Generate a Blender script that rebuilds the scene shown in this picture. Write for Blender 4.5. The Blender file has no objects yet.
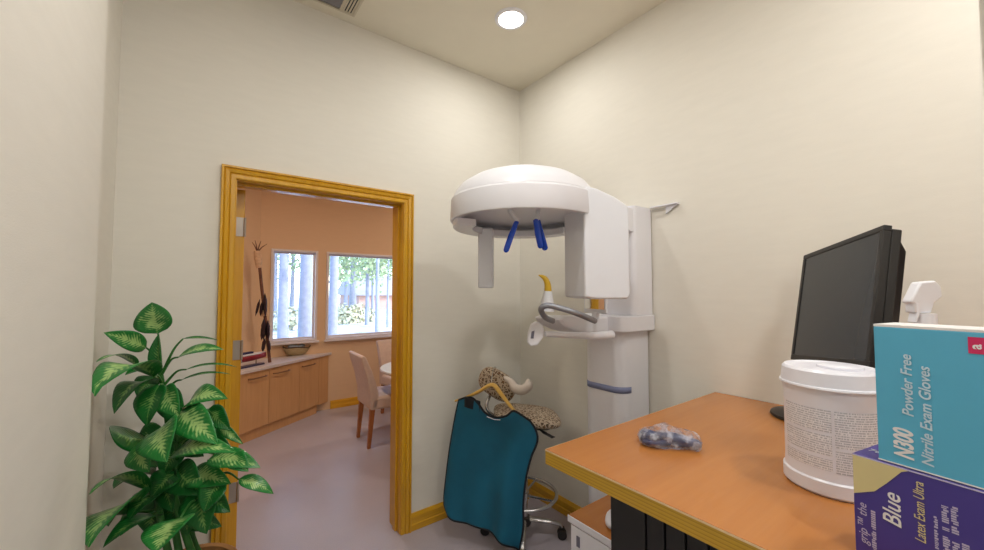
import bpy, bmesh, math, random
from mathutils import Vector, Matrix
random.seed(7)
V = Vector
scene = bpy.context.scene
COL = scene.collection
PI = math.pi

# ------------------------------------------------------------------ camera
EYE = V((0, 0, 1.47))
FOC = 391.0
PITCH = 0.042
cp, sp = math.cos(PITCH), math.sin(PITCH)
FW = V((0.6 * cp, 0.8 * cp, sp)); RT = V((0.8, -0.6, 0)); UP = V((-0.6 * sp, -0.8 * sp, cp))
cam_data = bpy.data.cameras.new('camera'); cam = bpy.data.objects.new('camera', cam_data); COL.objects.link(cam)
cam.location = EYE
cam.rotation_euler = (PI / 2 + PITCH, 0, -math.atan2(0.6, 0.8))
cam_data.sensor_width = 36; cam_data.lens = 36 * FOC / 984; cam_data.clip_start = 0.01; cam_data.clip_end = 300
scene.camera = cam

def ray(px, py): return FW + RT * ((px - 492) / FOC) + UP * ((275 - py) / FOC)
def atd(px, py, t): return EYE + ray(px, py) * t          # measured point at a viewing distance t (metres)
def aty(px, py, y): r = ray(px, py); return EYE + r * (y / r.y)
def atx(px, py, x): r = ray(px, py); return EYE + r * (x / r.x)
def atz(px, py, z): r = ray(px, py); return EYE + r * ((z - EYE.z) / r.z)

# ------------------------------------------------------------------ materials
def srgb(r, g, b):
    f = lambda c: (c / 255 / 12.92) if c / 255 <= 0.04045 else ((c / 255 + 0.055) / 1.055) ** 2.4
    return (f(r), f(g), f(b), 1)

class NT:
    def __init__(s, name):
        s.m = bpy.data.materials.new(name); s.m.use_nodes = True; s.t = s.m.node_tree
        s.b = s.t.nodes['Principled BSDF']; s.out = s.t.nodes['Material Output']
    def n(s, typ, **kw):
        nd = s.t.nodes.new(typ)
        for k, v in kw.items():
            if k in nd.inputs and not hasattr(nd, k): nd.inputs[k].default_value = v
            else:
                try: setattr(nd, k, v)
                except Exception: nd.inputs[k].default_value = v
        return nd
    def l(s, a, b): s.t.links.new(a, b)
    def ramp(s, src, stops, interp='LINEAR'):
        r = s.t.nodes.new('ShaderNodeValToRGB'); r.color_ramp.interpolation = interp
        e = r.color_ramp.elements
        while len(e) < len(stops): e.new(0.5)
        for i, (p, c) in enumerate(stops): e[i].position = p; e[i].color = c if len(c) == 4 else (*c, 1)
        s.l(src, r.inputs[0]); return r.outputs[0]
    def coord(s, kind='Object', scale=(1, 1, 1), rot=(0, 0, 0)):
        tc = s.t.nodes.new('ShaderNodeTexCoord'); mp = s.t.nodes.new('ShaderNodeMapping')
        mp.inputs['Scale'].default_value = scale; mp.inputs['Rotation'].default_value = rot
        s.l(tc.outputs[kind], mp.inputs[0]); return mp.outputs[0]
    def noise(s, vec, scale, detail=3, rough=0.5):
        nd = s.t.nodes.new('ShaderNodeTexNoise'); nd.inputs['Scale'].default_value = scale
        nd.inputs['Detail'].default_value = detail; nd.inputs['Roughness'].default_value = rough
        s.l(vec, nd.inputs['Vector']); return nd.outputs['Fac']
    def math(s, op, a, b=None, clamp=False):
        nd = s.t.nodes.new('ShaderNodeMath'); nd.operation = op; nd.use_clamp = clamp
        for i, v in enumerate((a, b)):
            if v is None: continue
            if isinstance(v, (int, float)): nd.inputs[i].default_value = v
            else: s.l(v, nd.inputs[i])
        return nd.outputs[0]
    def mix(s, fac, a, b):
        nd = s.t.nodes.new('ShaderNodeMix'); nd.data_type = 'RGBA'
        for i, v in ((0, fac), (6, a), (7, b)):
            if isinstance(v, (tuple, float, int)): nd.inputs[i].default_value = v
            else: s.l(v, nd.inputs[i])
        return nd.outputs[2]
    def bump(s, h, strength=0.2, dist=0.01):
        nd = s.t.nodes.new('ShaderNodeBump'); nd.inputs['Strength'].default_value = strength
        nd.inputs['Distance'].default_value = dist; s.l(h, nd.inputs['Height']); s.l(nd.outputs[0], s.b.inputs['Normal'])

def plain(name, col, rough=0.5, metal=0.0, spec=0.5, var=0.04, vscale=8, bump=0, bscale=60):
    t = NT(name)
    v = t.coord('Object')
    f = t.noise(v, vscale, 3)
    dark = tuple(c * (1 - var) for c in col[:3]) + (1,); lite = tuple(min(1, c * (1 + var)) for c in col[:3]) + (1,)
    t.l(t.ramp(f, [(0.3, dark), (0.7, lite)]), t.b.inputs['Base Color'])
    t.b.inputs['Roughness'].default_value = rough; t.b.inputs['Metallic'].default_value = metal
    t.b.inputs['Specular IOR Level'].default_value = spec
    if bump: t.bump(t.noise(v, bscale, 4), bump, 0.004)
    return t.m

def wood(name, c1, c2, axis='Z', rough=0.35, scale=1.0, coat=0.0):
    t = NT(name)
    s = {'X': (1.2, 22, 22), 'Y': (22, 1.2, 22), 'Z': (22, 22, 1.2)}[axis]
    v = t.coord('Object', tuple(k * scale for k in s))
    f = t.noise(v, 1.6, 5, 0.6)
    f2 = t.noise(v, 6, 3, 0.6)
    g = t.math('ADD', t.math('MULTIPLY', f, 0.7), t.math('MULTIPLY', f2, 0.3))
    t.l(t.ramp(g, [(0.35, c1), (0.65, c2)]), t.b.inputs['Base Color'])
    t.b.inputs['Roughness'].default_value = rough; t.b.inputs['Coat Weight'].default_value = coat
    t.bump(g, 0.06, 0.003)
    return t.m

def emit(name, col, strength):
    t = NT(name); t.b.inputs['Base Color'].default_value = (0.8, 0.8, 0.8, 1)
    t.b.inputs['Emission Color'].default_value = col; t.b.inputs['Emission Strength'].default_value = strength
    return t.m

def wall_paint(name, col):
    t = NT(name)
    v = t.coord('Object', (3, 3, 14)); f = t.noise(v, 2.5, 4, 0.6)
    d = tuple(c * 0.97 for c in col[:3]) + (1,)
    t.l(t.ramp(f, [(0.3, d), (0.7, col)]), t.b.inputs['Base Color'])
    t.b.inputs['Roughness'].default_value = 0.75; t.b.inputs['Specular IOR Level'].default_value = 0.3
    v2 = t.coord('Object', (30, 30, 90)); t.bump(t.noise(v2, 4, 4), 0.10, 0.003)
    return t.m

M = {}
M['paint'] = wall_paint('cream wall paint', (0.785, 0.755, 0.68, 1))
M['ceil'] = wall_paint('cream ceiling paint', (0.80, 0.75, 0.63, 1))
M['tan_paint'] = wall_paint('tan wall paint', (0.72, 0.51, 0.33, 1))
def floor_mat():
    t = NT('mauve grey vinyl floor'); v = t.coord('Object')
    f = t.math('ADD', t.math('MULTIPLY', t.noise(v, 2.0, 4), 0.5), t.math('MULTIPLY', t.noise(v, 140, 3), 0.5))
    t.l(t.ramp(f, [(0.3, (0.36, 0.325, 0.365)), (0.7, (0.45, 0.405, 0.45))]), t.b.inputs['Base Color'])
    t.b.inputs['Roughness'].default_value = 0.34; t.b.inputs['Specular IOR Level'].default_value = 0.6
    t.bump(t.noise(v, 200, 2), 0.05, 0.002); return t.m
M['floor'] = floor_mat()
OA, OB = (0.56, 0.275, 0.007), (0.68, 0.365, 0.016)
M['oak_z'] = wood('golden oak upright', OA, OB, 'Z', 0.3, 1, 0.3)
M['oak_x'] = wood('golden oak across', OA, OB, 'X', 0.3, 1, 0.3)
M['oak_y'] = wood('golden oak along', OA, OB, 'Y', 0.3, 1, 0.3)
M['maple'] = wood('maple cabinet front', (0.56, 0.31, 0.135), (0.63, 0.36, 0.165), 'Z', 0.4)
M['laminate'] = wood('orange brown laminate', (0.46, 0.175, 0.042), (0.505, 0.20, 0.052), 'X', 0.22, 0.6, 0.0)
def ply():
    t = NT('layered plywood edge'); v = t.coord('Object')
    sx = t.n('ShaderNodeSeparateXYZ'); t.l(v, sx.inputs[0])
    f = t.math('FRACT', t.math('MULTIPLY', sx.outputs[2], 1 / 0.0085))
    n = t.noise(t.coord('Object', (4, 4, 60)), 6, 3)
    c = t.ramp(f, [(0.0, (0.56, 0.34, 0.03)), (0.45, (0.60, 0.37, 0.04)), (0.6, (0.36, 0.19, 0.01)), (0.85, (0.56, 0.34, 0.03))])
    t.l(t.mix(t.math('MULTIPLY', n, 0.35), c, (0.5, 0.25, 0.03, 1)), t.b.inputs['Base Color'])
    t.b.inputs['Roughness'].default_value = 0.35; return t.m
M['ply'] = ply()
M['white_plastic'] = plain('white enamel', (0.80, 0.80, 0.85, 1), 0.3, var=0.01)
M['cool_plastic'] = plain('cool white enamel', (0.78, 0.80, 0.86, 1), 0.35, var=0.01)
M['white_gloss'] = plain('white tub plastic', (0.82, 0.82, 0.89, 1), 0.3, var=0.01)
M['blue_clear'] = plain('royal blue plastic', (0.012, 0.08, 0.62, 1), 0.25)
M['yellow'] = plain('yellow bite plastic', (0.66, 0.42, 0.02, 1), 0.35)
M['grey_tube'] = plain('satin grey metal', (0.30, 0.31, 0.35, 1), 0.4, 0.5)
M['stripe'] = plain('slate blue stripe', (0.22, 0.25, 0.42, 1), 0.5)
M['chrome'] = plain('brushed chrome', (0.55, 0.54, 0.54, 1), 0.25, 0.9)
M['nickel'] = plain('dull nickel', (0.42, 0.38, 0.34, 1), 0.4, 0.7)
M['black'] = plain('black plastic', (0.012, 0.011, 0.011, 1), 0.4)
M['black_soft'] = plain('black binding', (0.008, 0.010, 0.016, 1), 0.8)
M['screen'] = plain('dark monitor glass', (0.030, 0.036, 0.044, 1), 0.25, var=0.0)
M['charcoal'] = plain('charcoal panel', (0.022, 0.023, 0.026, 1), 0.5)
M['mirror'] = plain('mirror glass', (0.9, 0.9, 0.9, 1), 0.03, 1.0, var=0)
M['teal'] = plain('teal apron cloth', (0.000, 0.115, 0.205, 1), 0.65, var=0.12, vscale=5, bump=0.25, bscale=240)
M['hanger_wood'] = wood('pale hanger wood', (0.62, 0.36, 0.06), (0.70, 0.45, 0.11), 'X', 0.35)
M['arm_vinyl'] = plain('off white vinyl', (0.66, 0.58, 0.52, 1), 0.5)
def leopard():
    t = NT('animal print fabric'); v = t.coord('Object')
    vo = t.n('ShaderNodeTexVoronoi'); vo.feature = 'DISTANCE_TO_EDGE'; vo.inputs['Scale'].default_value = 52
    w = t.n('ShaderNodeVectorMath'); w.operation = 'ADD'
    nz = t.n('ShaderNodeTexNoise'); nz.inputs['Scale'].default_value = 30; t.l(v, nz.inputs['Vector'])
    sc = t.n('ShaderNodeVectorMath'); sc.operation = 'SCALE'; sc.inputs['Scale'].default_value = 0.035; t.l(nz.outputs['Color'], sc.inputs[0])
    t.l(v, w.inputs[0]); t.l(sc.outputs[0], w.inputs[1]); t.l(w.outputs[0], vo.inputs['Vector'])
    c = t.ramp(vo.outputs['Distance'], [(0.0, (0.50, 0.41, 0.32)), (0.14, (0.44, 0.33, 0.22)), (0.20, (0.06, 0.04, 0.03)), (0.30, (0.08, 0.05, 0.03)), (0.36, (0.26, 0.13, 0.06))])
    t.l(c, t.b.inputs['Base Color']); t.b.inputs['Roughness'].default_value = 0.85; return t.m
M['leopard'] = leopard()
def leaf_mat(name, dark, pale, amount):
    t = NT(name); tc = t.n('ShaderNodeTexCoord'); sx = t.n('ShaderNodeSeparateXYZ'); t.l(tc.outputs['UV'], sx.inputs[0])
    u = t.math('ABSOLUTE', t.math('SUBTRACT', t.math('MULTIPLY', sx.outputs[0], 2), 1)); s = sx.outputs[1]
    vein = t.math('SINE', t.math('MULTIPLY', t.math('SUBTRACT', s, t.math('MULTIPLY', u, 0.22)), 88))
    ob = t.n('ShaderNodeObjectInfo')
    nz = t.n('ShaderNodeTexNoise'); nz.inputs['Scale'].default_value = 45; nz.inputs['Detail'].default_value = 4; t.l(tc.outputs['Object'], nz.inputs['Vector'])
    body = t.math('SUBTRACT', amount, u)                              # pale in the middle, green rim
    k = t.math('ADD', t.math('MULTIPLY', body, 1.5), t.math('ADD', t.math('MULTIPLY', vein, 0.34), t.math('MULTIPLY', t.math('SUBTRACT', nz.outputs[0], 0.5), 3.0)))
    ends = t.math('MULTIPLY', t.math('SUBTRACT', s, 0.5), t.math('SUBTRACT', s, 0.5))
    k = t.math('SUBTRACT', k, t.math('MULTIPLY', ends, 3.2))
    fac = t.math('MULTIPLY', k, 1.6, True)
    rib = t.math('LESS_THAN', u, 0.045)
    fac = t.math('MAXIMUM', t.math('MULTIPLY', fac, 0.85), t.math('MULTIPLY', rib, 0.5))
    g = t.mix(t.noise(tc.outputs['Object'], 14, 2), dark, tuple(c * 1.9 for c in dark[:3]) + (1,))
    t.l(t.mix(fac, g, pale), t.b.inputs['Base Color'])
    t.b.inputs['Roughness'].default_value = 0.28; t.b.inputs['Specular IOR Level'].default_value = 0.5
    t.bump(vein, 0.12, 0.002)
    return t.m
M['leaf'] = leaf_mat('variegated leaf', (0.010, 0.130, 0.022, 1), (0.42, 0.62, 0.22, 1), 0.56)
M['leaf_dark'] = leaf_mat('deep green leaf', (0.006, 0.090, 0.015, 1), (0.24, 0.44, 0.12, 1), 0.24)
M['stem'] = plain('green stem', (0.03, 0.16, 0.025, 1), 0.45, var=0.3, vscale=20)
M['terracotta'] = plain('terracotta planter', (0.32, 0.15, 0.05, 1), 0.7, var=0.2, bump=0.2)
M['soil'] = plain('dark soil', (0.04, 0.025, 0.015, 1), 0.95, var=0.4, vscale=40, bump=0.8, bscale=80)
M['chair_cloth'] = plain('oatmeal chair cloth', (0.60, 0.47, 0.41, 1), 0.85, var=0.05, vscale=30, bump=0.15, bscale=300)
M['leg_wood'] = wood('red brown leg wood', (0.30, 0.10, 0.03), (0.40, 0.15, 0.05), 'Z', 0.35)
M['counter'] = plain('pale grey worktop', (0.62, 0.56, 0.55, 1), 0.3, var=0.06, vscale=50)
M['window_white'] = plain('white window vinyl', (0.72, 0.68, 0.70, 1), 0.4, var=0.01)
M['box_blue'] = plain('sky blue card', (0.10, 0.44, 0.66, 1), 0.4, var=0.02)
M['box_purple'] = plain('violet card', (0.060, 0.042, 0.27, 1), 0.4, var=0.03)
M['box_white'] = plain('white card', (0.80, 0.78, 0.78, 1), 0.5, var=0.01)
M['box_cream'] = plain('cream print', (0.66, 0.58, 0.30, 1), 0.5, var=0.02)
M['box_cream2'] = plain('cream edge highlight', (0.80, 0.60, 0.36, 1), 0.35, var=0.02)
M['box_pink'] = plain('crimson print', (0.62, 0.02, 0.12, 1), 0.4, var=0.02)
M['print_white'] = plain('white print', (0.80, 0.80, 0.82, 1), 0.5, var=0.0)
M['print_lilac'] = plain('lilac print', (0.50, 0.46, 0.66, 1), 0.5, var=0.0)
M['print_grey'] = plain('grey print', (0.16, 0.16, 0.22, 1), 0.6, var=0.0)
M['pale_blue'] = plain('pale blue print', (0.55, 0.72, 0.84, 1), 0.5, var=0.0)
M['navy'] = plain('navy plastic', (0.02, 0.03, 0.10, 1), 0.3, var=0.3, vscale=30)
M['bronze'] = plain('bronze handle metal', (0.22, 0.12, 0.06, 1), 0.4, 0.5)
M['feather'] = plain('dark feather', (0.03, 0.014, 0.025, 1), 0.8, var=0.4, vscale=30)
M['stick'] = plain('dark bark stick', (0.14, 0.055, 0.035, 1), 0.7, var=0.3, vscale=30)
M['fur'] = plain('pale wrapped hide', (0.60, 0.40, 0.26, 1), 0.9, var=0.15, vscale=40, bump=0.4)
M['red'] = plain('dark red hull', (0.30, 0.015, 0.03, 1), 0.35)
M['hull_blue'] = plain('dark blue stand', (0.02, 0.025, 0.09, 1), 0.4)
M['driftwood'] = wood('weathered bowl wood', (0.30, 0.22, 0.11), (0.52, 0.42, 0.24), 'X', 0.6, 2)
M['dark_rim'] = plain('dark bowl rim', (0.05, 0.03, 0.02, 1), 0.6)
M['grey_blue'] = plain('grey blue pebble', (0.25, 0.30, 0.36, 1), 0.5, var=0.3, vscale=20)
M['dark_frame'] = wood('dark brown frame', (0.035, 0.012, 0.010), (0.06, 0.022, 0.016), 'Z', 0.4)
M['vent'] = plain('cream vent metal', (0.62, 0.56, 0.44, 1), 0.5)
M['duct'] = plain('dark duct', (0.05, 0.05, 0.055, 1), 0.8)
M['vent_dark'] = plain('grey louver metal', (0.24, 0.23, 0.24, 1), 0.5)
M['lamp'] = emit('lamp lens', (1.0, 0.93, 0.84, 1), 14)
M['bark'] = plain('pine bark', (0.27, 0.28, 0.34, 1), 0.9, var=0.10, vscale=12, bump=0.6, bscale=25)
M['foliage'] = plain('sunlit foliage', (0.30, 0.38, 0.20, 1), 0.7, var=0.5, vscale=3)
M['shrub'] = plain('pale dry shrub', (0.62, 0.58, 0.38, 1), 0.8, var=0.3, vscale=4)
M['snow'] = plain('pale sunlit ground', (0.62, 0.60, 0.55, 1), 0.9, var=0.35, vscale=1.2)
M['house_wall'] = plain('pinkish house siding', (0.45, 0.27, 0.22, 1), 0.8)
M['house_roof'] = plain('grey house roof', (0.35, 0.33, 0.34, 1), 0.8)
def glass(name, tint, gl):
    t = NT(name); tr = t.n('ShaderNodeBsdfTransparent'); tr.inputs[0].default_value = tint
    g = t.n('ShaderNodeBsdfGlossy'); g.inputs['Roughness'].default_value = 0.05 if gl < 0.2 else 0.18
    fr = t.n('ShaderNodeFresnel'); fr.inputs[0].default_value = 1.45
    mx = t.n('ShaderNodeMixShader'); f = t.math('ADD', t.math('MULTIPLY', fr.outputs[0], 0.5), gl, True)
    t.l(f, mx.inputs[0]); t.l(tr.outputs[0], mx.inputs[1]); t.l(g.outputs[0], mx.inputs[2]); t.l(mx.outputs[0], t.out.inputs[0])
    return t.m
M['glass'] = glass('window glass', (0.94, 0.96, 1.0, 1), 0.02)
def bagmat():
    t = NT('clear plastic film'); tr = t.n('ShaderNodeBsdfTransparent'); tr.inputs[0].default_value = (0.93, 0.94, 1, 1)
    df = t.n('ShaderNodeBsdfPrincipled'); df.inputs['Base Color'].default_value = (0.72, 0.74, 0.84, 1); df.inputs['Roughness'].default_value = 0.12
    f = t.ramp(t.noise(t.coord('Object'), 34, 3), [(0.42, (0.08,) * 3), (0.66, (0.55,) * 3)])
    mx = t.n('ShaderNodeMixShader'); t.l(f, mx.inputs[0]); t.l(tr.outputs[0], mx.inputs[1]); t.l(df.outputs[0], mx.inputs[2]); t.l(mx.outputs[0], t.out.inputs[0])
    return t.m
M['film'] = bagmat()
def textlines():
    t = NT('printed label text'); tc = t.n('ShaderNodeTexCoord'); sx = t.n('ShaderNodeSeparateXYZ'); t.l(tc.outputs['UV'], sx.inputs[0])
    so = t.n('ShaderNodeSeparateXYZ'); t.l(tc.outputs['Object'], so.inputs[0])
    fr = t.math('FRACT', t.math('MULTIPLY', so.outputs[2], 190)); row = t.math('FLOOR', t.math('MULTIPLY', so.outputs[2], 190))
    cb = t.n('ShaderNodeCombineXYZ'); t.l(t.math('MULTIPLY', sx.outputs[0], 45), cb.inputs[0]); t.l(t.math('MULTIPLY', row, 7.3), cb.inputs[1])
    n = t.noise(cb.outputs[0], 1.0, 2)
    k = t.math('MULTIPLY', t.math('GREATER_THAN', fr, 0.42), t.math('GREATER_THAN', n, 0.44))
    t.l(t.mix(t.math('MULTIPLY', k, 0.55), (0.84, 0.83, 0.86, 1), (0.16, 0.16, 0.22, 1)), t.b.inputs['Base Color'])
    t.b.inputs['Roughness'].default_value = 0.4; return t.m
M['label_text'] = textlines()

# ------------------------------------------------------------------ mesh builder
ORG = {}
class MB:
    def __init__(s): s.bm = bmesh.new(); s.uv = None
    def hull8(s, vs):
        v = [s.bm.verts.new(p) for p in vs]
        for f in ((0, 3, 2, 1), (4, 5, 6, 7), (0, 1, 5, 4), (1, 2, 6, 5), (2, 3, 7, 6), (3, 0, 4, 7)): s.bm.faces.new([v[i] for i in f])
        return s
    def box(s, x0, x1, y0, y1, z0, z1):
        return s.hull8([(x0, y0, z0), (x1, y0, z0), (x1, y1, z0), (x0, y1, z0), (x0, y0, z1), (x1, y0, z1), (x1, y1, z1), (x0, y1, z1)])
    def obox(s, c, ax, ay, az, hx, hy, hz):
        c = V(c); ax, ay, az = V(ax).normalized() * hx, V(ay).normalized() * hy, V(az).normalized() * hz
        return s.hull8([c - ax - ay - az, c + ax - ay - az, c + ax + ay - az, c - ax + ay - az, c - ax - ay + az, c + ax - ay + az, c + ax + ay + az, c - ax + ay + az])
    def prism(s, poly, off):
        off = V(off); a = [s.bm.verts.new(V(p)) for p in poly]; b = [s.bm.verts.new(V(p) + off) for p in poly]
        s.bm.faces.new(a); s.bm.faces.new(b[::-1]); n = len(a)
        for i in range(n): s.bm.faces.new([a[i], b[i], b[(i + 1) % n], a[(i + 1) % n]])
        return s
    def tube(s, pts, r, seg=12, closed=False, flat=1.0):
        pts = [V(p) for p in pts]; n = len(pts); rr = r if isinstance(r, (list, tuple)) else [r] * n
        rings = []; up = None
        for i, p in enumerate(pts):
            if closed: d = pts[(i + 1) % n] - pts[i - 1]
            else: d = pts[min(i + 1, n - 1)] - pts[max(i - 1, 0)]
            d.normalize()
            if up is None: up = V((0, 0, 1)) if abs(d.z) < 0.9 else V((1, 0, 0))
            a = d.cross(up)
            if a.length < 1e-4: a = d.cross(V((0.3, 1, 0.2)))
            a.normalize(); b = a.cross(d).normalized(); up = b
            rings.append([s.bm.verts.new(p + (a * math.cos(2 * PI * k / seg) + b * math.sin(2 * PI * k / seg) * flat) * rr[i]) for k in range(seg)])
        m = n if closed else n - 1
        for i in range(m):
            A, B = rings[i], rings[(i + 1) % n]
            for k in range(seg): s.bm.faces.new([A[k], A[(k + 1) % seg], B[(k + 1) % seg], B[k]])
        if not closed: s.bm.faces.new(rings[0][::-1]); s.bm.faces.new(rings[-1])
        return s
    def lathe(s, prof, c=(0, 0, 0), seg=48, a0=0, a1=2 * PI, cap=True):
        c = V(c); full = abs(a1 - a0 - 2 * PI) < 1e-6; cols = []
        n = seg if full else seg + 1
        for k in range(n):
            a = a0 + (a1 - a0) * k / seg
            cols.append([s.bm.verts.new(c + V((r * math.cos(a), r * math.sin(a), z))) for r, z in prof])
        for k in range(seg):
            A, B = cols[k], cols[(k + 1) % n]
            for i in range(len(prof) - 1): s.bm.faces.new([A[i], B[i], B[i + 1], A[i + 1]])
        if not full and cap: s.bm.faces.new(cols[0]); s.bm.faces.new(cols[-1][::-1])
        return s
    def ell(s, c, r, rot=None, seg=20, rings=12, pw=1.0):
        c = V(c); R = rot or Matrix.Identity(3); cols = []
        sg = lambda x: math.copysign(abs(x) ** pw, x)
        top = s.bm.verts.new(c + R @ V((0, 0, r[2]))); bot = s.bm.verts.new(c - R @ V((0, 0, r[2])))
        for i in range(1, rings):
            th = PI * i / rings
            cols.append([s.bm.verts.new(c + R @ V((r[0] * sg(math.sin(th)) * sg(math.cos(2 * PI * k / seg)), r[1] * sg(math.sin(th)) * sg(math.sin(2 * PI * k / seg)), r[2] * sg(math.cos(th))))) for k in range(seg)])
        for k in range(seg):
            s.bm.faces.new([top, cols[0][k], cols[0][(k + 1) % seg]]); s.bm.faces.new([bot, cols[-1][(k + 1) % seg], cols[-1][k]])
        for i in range(len(cols) - 1):
            for k in range(seg): s.bm.faces.new([cols[i][k], cols[i + 1][k], cols[i + 1][(k + 1) % seg], cols[i][(k + 1) % seg]])
        return s
    def grid(s, P, uv=True):
        nv, nu = len(P), len(P[0]); vs = [[s.bm.verts.new(p) for p in row] for row in P]
        lay = s.bm.loops.layers.uv.verify() if uv else None
        for j in range(nv - 1):
            for i in range(nu - 1):
                f = s.bm.faces.new([vs[j][i], vs[j][i + 1], vs[j + 1][i + 1], vs[j + 1][i]])
                if uv:
                    for lp, (a, b) in zip(f.loops, ((i, j), (i + 1, j), (i + 1, j + 1), (i, j + 1))): lp[lay].uv = (a / (nu - 1), b / (nv - 1))
        return s
    def build(s, name, mat, parent=None, smooth=True, bevel=0, solid=0, sub=0, angle=40, normals=True):
        o = V(ORG.get(parent.name, (0, 0, 0))) if parent else V((0, 0, 0))
        if normals: bmesh.ops.recalc_face_normals(s.bm, faces=s.bm.faces[:])
        if o.length: bmesh.ops.translate(s.bm, verts=s.bm.verts[:], vec=-o)
        me = bpy.data.meshes.new(name); s.bm.to_mesh(me); s.bm.free(); me.materials.append(mat)
        ob = bpy.data.objects.new(name, me); COL.objects.link(ob)
        if parent: ob.parent = parent
        ORG[ob.name] = tuple(o)
        if smooth:
            me.polygons.foreach_set('use_smooth', [True] * len(me.polygons))
            try: me.set_sharp_from_angle(angle=math.radians(angle))
            except Exception: pass
        if solid: md = ob.modifiers.new('solidify', 'SOLIDIFY'); md.thickness = solid; md.offset = 0
        if bevel: md = ob.modifiers.new('bevel', 'BEVEL'); md.width = bevel; md.segments = 3; md.limit_method = 'ANGLE'; md.angle_limit = math.radians(35); md.harden_normals = False
        if sub: md = ob.modifiers.new('subdivision', 'SUBSURF'); md.levels = sub; md.render_levels = sub
        return ob

def tag(o, label, cat, group=None):
    o['label'] = label; o['category'] = cat; o['kind'] = 'thing'
    if group: o['group'] = group
    return o
def root(name, loc, label=None, cat=None, group=None):
    o = bpy.data.objects.new(name, None); COL.objects.link(o); o.location = loc; o.empty_display_size = 0.05
    ORG[o.name] = tuple(loc)
    if label: tag(o, label, cat, group)
    return o
def struct(o, label=None):
    o['kind'] = 'structure'
    if label: o['label'] = label
    return o
def copy_tree(o, parent=None):
    c = o.copy(); COL.objects.link(c)
    if parent: c.parent = parent
    for ch in list(o.children): copy_tree(ch, c)
    return c
def text(txt, size, loc, xd, ud, mat, parent, name, squash=1.0, shear=0.0, bold=0.0, align='LEFT'):
    cu = bpy.data.curves.new('lettering', 'FONT'); cu.body = txt; cu.size = size; cu.extrude = 0.0002; cu.shear = shear; cu.offset = bold; cu.align_x = align
    tmp = bpy.data.objects.new('lettering', cu); COL.objects.link(tmp)
    dg = bpy.context.evaluated_depsgraph_get(); dg.update(); me = bpy.data.meshes.new_from_object(tmp.evaluated_get(dg))
    bpy.data.objects.remove(tmp); bpy.data.curves.remove(cu)
    xd, ud = V(xd).normalized(), V(ud).normalized(); nd = xd.cross(ud); o = V(ORG.get(parent.name, (0, 0, 0)))
    for v in me.vertices: v.co = V(loc) - o + xd * v.co.x * squash + ud * v.co.y + nd * v.co.z
    me.materials.clear(); me.materials.append(mat)
    ob = bpy.data.objects.new(name, me); COL.objects.link(ob); ob.parent = parent; ORG[ob.name] = tuple(o)
    return ob
def curve(pts, n=8):
    """smooth Catmull-Rom points through pts"""
    pts = [V(p) for p in pts]; out = []
    for i in range(len(pts) - 1):
        p0, p1, p2, p3 = pts[max(i - 1, 0)], pts[i], pts[i + 1], pts[min(i + 2, len(pts) - 1)]
        for k in range(n):
            t = k / n
            out.append(0.5 * ((2 * p1) + (p2 - p0) * t + (2 * p0 - 5 * p1 + 4 * p2 - p3) * t * t + (3 * p1 - p0 - 3 * p2 + p3) * t ** 3))
    out.append(pts[-1]); return out

# ------------------------------------------------------------------ room shell
XL, XR, YB, YF, ZC = -0.295, 1.98, 2.28, -1.6, 3.04
YB2 = 2.42; YFAR = 5.19
DX0, DX1, DZ = 0.136, 1.014, 2.02
struct(MB().box(-1.9, 4.3, -1.75, YFAR + 0.15, -0.1, 0).build('floor', M['floor'], smooth=False))
struct(MB().box(XL - 0.12, XR + 0.12, YF - 0.12, YB2, ZC, ZC + 0.1).build('ceiling', M['ceil'], smooth=False))
w = MB(); w.box(-1.9, DX0 - 0.012, YB, YB2, 0, ZC); w.box(DX1 + 0.012, 4.3, YB, YB2, 0, ZC); w.box(DX0 - 0.012, DX1 + 0.012, YB, YB2, DZ + 0.012, ZC)
struct(w.build('wall_back', M['paint'], smooth=False))
XN = -0.235; YN = aty(96, 287, 1.0).y * XN / aty(96, 287, 1.0).x
struct(MB().box(XL - 0.12, XL, YN, YB, 0, ZC).box(XL - 0.12, XN, YF - 0.12, YN, 0, ZC).build('wall_left', M['paint'], smooth=False))
struct(MB().box(XR, XR + 0.12, YF - 0.12, YB, 0, ZC).build('wall_right', M['paint'], smooth=False))
struct(MB().box(XN, XR, YF - 0.12, YF, 0, ZC).build('wall_front', M['paint'], smooth=False))
# far room
ZF = 2.9
A = V((0.365, 4.48, 0)); B = V((1.335, YFAR, 0)); DD = (B - A).normalized(); DN = V((-DD.y, DD.x, 0))
W0 = A + DN * 0.46
def on_wall(x): return W0 + DD * ((x - W0.x) / DD.x)
sfar = (YFAR - W0.y) / DD.y; WC = W0 + DD * sfar; WL = on_wall(-1.7)
struct(MB().box(-1.9, 4.3, YB2, YFAR + 0.15, ZF, ZF + 0.1).build('ceiling', M['tan_paint'], smooth=False))
struct(MB().prism([WL, WC, WC + DN * 0.1 + DD * 0.05, WL + DN * 0.1], (0, 0, ZF)).build('wall_diagonal', M['tan_paint'], smooth=False))
struct(MB().box(-1.8, -1.7, YB2, WL.y + 0.1, 0, ZF).build('wall_far_left', M['tan_paint'], smooth=False))
struct(MB().box(4.2, 4.3, YB2, YFAR + 0.15, 0, ZF).build('wall_far_right', M['tan_paint'], smooth=False))
struct(MB().box(-1.7, DX0 - 0.08, YB2, YB2 + 0.012, 0, ZF).box(DX1 + 0.08, 4.2, YB2, YB2 + 0.012, 0, ZF).box(DX0 - 0.08, DX1 + 0.08, YB2, YB2 + 0.012, DZ + 0.08, ZF).build('wall_near', M['tan_paint'], smooth=False))
WZ0, WZ1 = 0.868, 1.972
W1 = (0.667, 1.183); W2 = (1.283, 2.70)
w = MB()
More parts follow.
